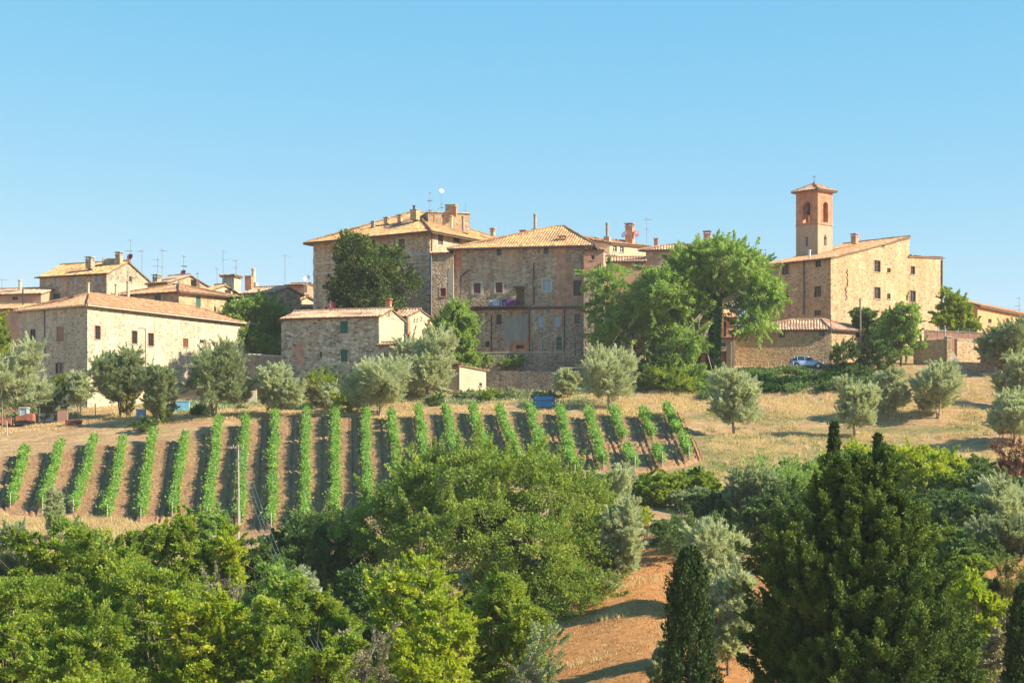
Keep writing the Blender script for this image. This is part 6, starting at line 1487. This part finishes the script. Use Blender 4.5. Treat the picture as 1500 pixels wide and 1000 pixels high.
# farmyard
M['orange_paint'] = plain('faded_orange_paint', (.36, .13, .07), .7, .1, .3, .4); M['darkred'] = plain('dark_red_paint', (.22, .04, .03), .6)
def digger():
    D = 201; x0 = X(35, D); gz = ground(x0, D); e = empty('mini_digger', (x0, D, gz), 'small orange digger with a pale cab at the left of the farmyard', 'digger'); o = lambda p: (p[0]+x0, p[1]+D, p[2]+gz)
    mb = MB(); mb.box(o((.2, 0, .85)), (1.9, 1.3, .55)); mb.box(o((.75, 0, 1.2)), (.75, 1.2, .35)); mb.tube([o((-.7, 0, .9)), o((.2, 0, .6))], .3, 8); mb.build('body', M['orange_paint'], e)
    for sgn in (-1, 1):
        mb = MB(); pts = []
        for i in range(17):
            t = 2*math.pi*i/16; pts.append(o((math.cos(t)*.95+.1, sgn*.6, .3+math.sin(t)*.27)))
        mb.tube(pts, .12, 6); mb.box(o((.1, sgn*.6, .3)), (1.5, .2, .3)); mb.build('track', M['black'], e)
    mb = MB()
    for i in (-.3, .45):
        for j in (-.5, .5): mb.box(o((i, j, 1.55)), (.07, .07, .95))
    mb.box(o((.08, 0, 2.05)), (1.0, 1.2, .09)); cab = mb.build('cab', M['dish_white'], e)
    mb = MB(); mb.box(o((.08, 0, 1.55)), (.68, .96, .8)); mb.build('cab_glass', M['glass_pale'], cab)
    mb = MB(); mb.tube([o((-.75, 0, 1.0)), o((-1.5, 0, 2.0)), o((-2.2, 0, 1.5))], [.12, .11, .09], 6); mb.tube([o((-2.2, 0, 1.5)), o((-2.1, 0, .6))], [.09, .07], 6); arm = mb.build('arm', M['orange_paint'], e)
    mb = MB(); mb.tube([o((-2.15, -.3, .5)), o((-2.15, .3, .5))], .26, 8); mb.box(o((-1.95, 0, .3)), (.3, .6, .1)); mb.build('bucket', M['metal_dark'], arm)
digger()
def crate_like(name, label, cat, px, D, w, d, h, mat, mat2='wood', legs=True, rim=True):
    x = X(px, D); g0 = ground(x, D); e = empty(name, (x, D, g0), label, cat); mb = MB(); lift = .18 if legs else 0
    mb.box((x, D, g0+lift+h/2), (w, d, h), (1, .1)); mb.build('body', M[mat], e)
    mb = MB()
    if rim: mb.box((x, D, g0+lift+h+.04), (w+.1, d+.1, .08), (1, .1)); mb.build('lid', M[mat2], e)
    if legs:
        for i in (-1, 1): m2 = MB(); m2.tube([(x+i*w*.35, D-d*.55, g0+.2), (x+i*w*.35, D-d*.4, g0+.2)], .2, 10); m2.build('wheel', M['black'], e)
crate_like('barrow', 'faded red cart at the left edge beside the digger', 'cart', 9, 200.5, 1.3, 1.2, .8, 'orange_paint', 'wood'); crate_like('trailer', 'dark red trailer half hidden at the upper edge of the vineyard', 'trailer', 108, 199, 1.7, 1.0, .4, 'darkred', 'wood')
crate_like('water_tank', 'pale green tank on the ground behind the yard fence', 'tank', 68, 205.5, 1.7, 1.0, .9, 'frame_white', 'metal', False); crate_like('barrel_crate', 'light blue crate beside the lamp pole', 'crate', 206, 202, .9, .9, 1.0, 'cl_blue', 'frame_white', False)
crate_like('wood_stack', 'stack of reddish boards leaning in the farmyard', 'boards', 92, 203, 1.1, .6, 1.5, 'wall_brickfill', 'wood', False)
crate_like('covered_pile', 'pile under a light blue tarpaulin left of the large rounded olive', 'pile', 262, 209, 2.4, 1.5, 1.3, 'tarp', 'tarp', False); crate_like('hutch', 'low pale hutch right of the large rounded olive', 'hutch', 366, 213, 1.6, 1.4, 1.5, 'plaster_cream', 'tile_pink', False)

for i, (px, w, lab) in enumerate(((716, 22, 'leafy potted climber at the left end of the terrace wall'), (741, 26, 'pale green climber in the middle of the terrace wall'), (762, 20, 'small climber at the right part of the terrace wall'))):
    D = 222.6; x = X(px, D); e = empty('climbing_plant', (x, D, Z(541, D)), lab, 'plant'); crown_mesh('c', 'shrub', w/F*D, Z(519, D)-Z(541, D), 'lf_locust', 500+i, e, dscale=.5, lscale=.8)

scatter('leaf_litter', 26000, (760, 1180), (90, 140), 'lf_litter', .09, 1, 15, lambda px, D, x, y, rs: (v2(x, y, 1.4, 13)*.6+v2(x, y, 4, 3)*.5 > .55), per=1, cl=.1, asp=.7, label='brown leaf litter and clods strewn over the dirt track')
scatter('verge_grass', 16000, (800, 1180), (92, 150), 'grass_dry', .38, 1, 16, lambda px, D, x, y, rs: (v2(x, y, 3.2, 21) > .68), per=3, cl=.14, asp=.09, label='ragged tufts of tall dry grass at the verges of the track')
scatter('grass_tufts', 11000, (1010, 1640), (156, 214), 'grass_dry', .5, 1, 17, lambda px, D, x, y, rs: (v2(x, y, 2.3, 22) > .66) & (px > 1030+(D-170)*2), per=5, cl=.13, asp=.08, label='taller straw tufts dotted over the golden slope')
# thin summer air
mb = MB(); mb.box((0, 160, 12), (760, 700, 104)); HZ = bpy.data.materials.new('summer_air'); HZ.use_nodes = True; nt = HZ.node_tree; nt.nodes.clear()
o_ = N(nt, 'OutputMaterial'); v_ = N(nt, 'VolumePrincipled'); v_.inputs['Color'].default_value = (.93, .93, .95, 1); v_.inputs['Density'].default_value = .00017; v_.inputs['Anisotropy'].default_value = .2
L(nt, v_.outputs[0], o_.inputs[1]); hz = mb.build('haze', HZ); tag(hz, kind='stuff')
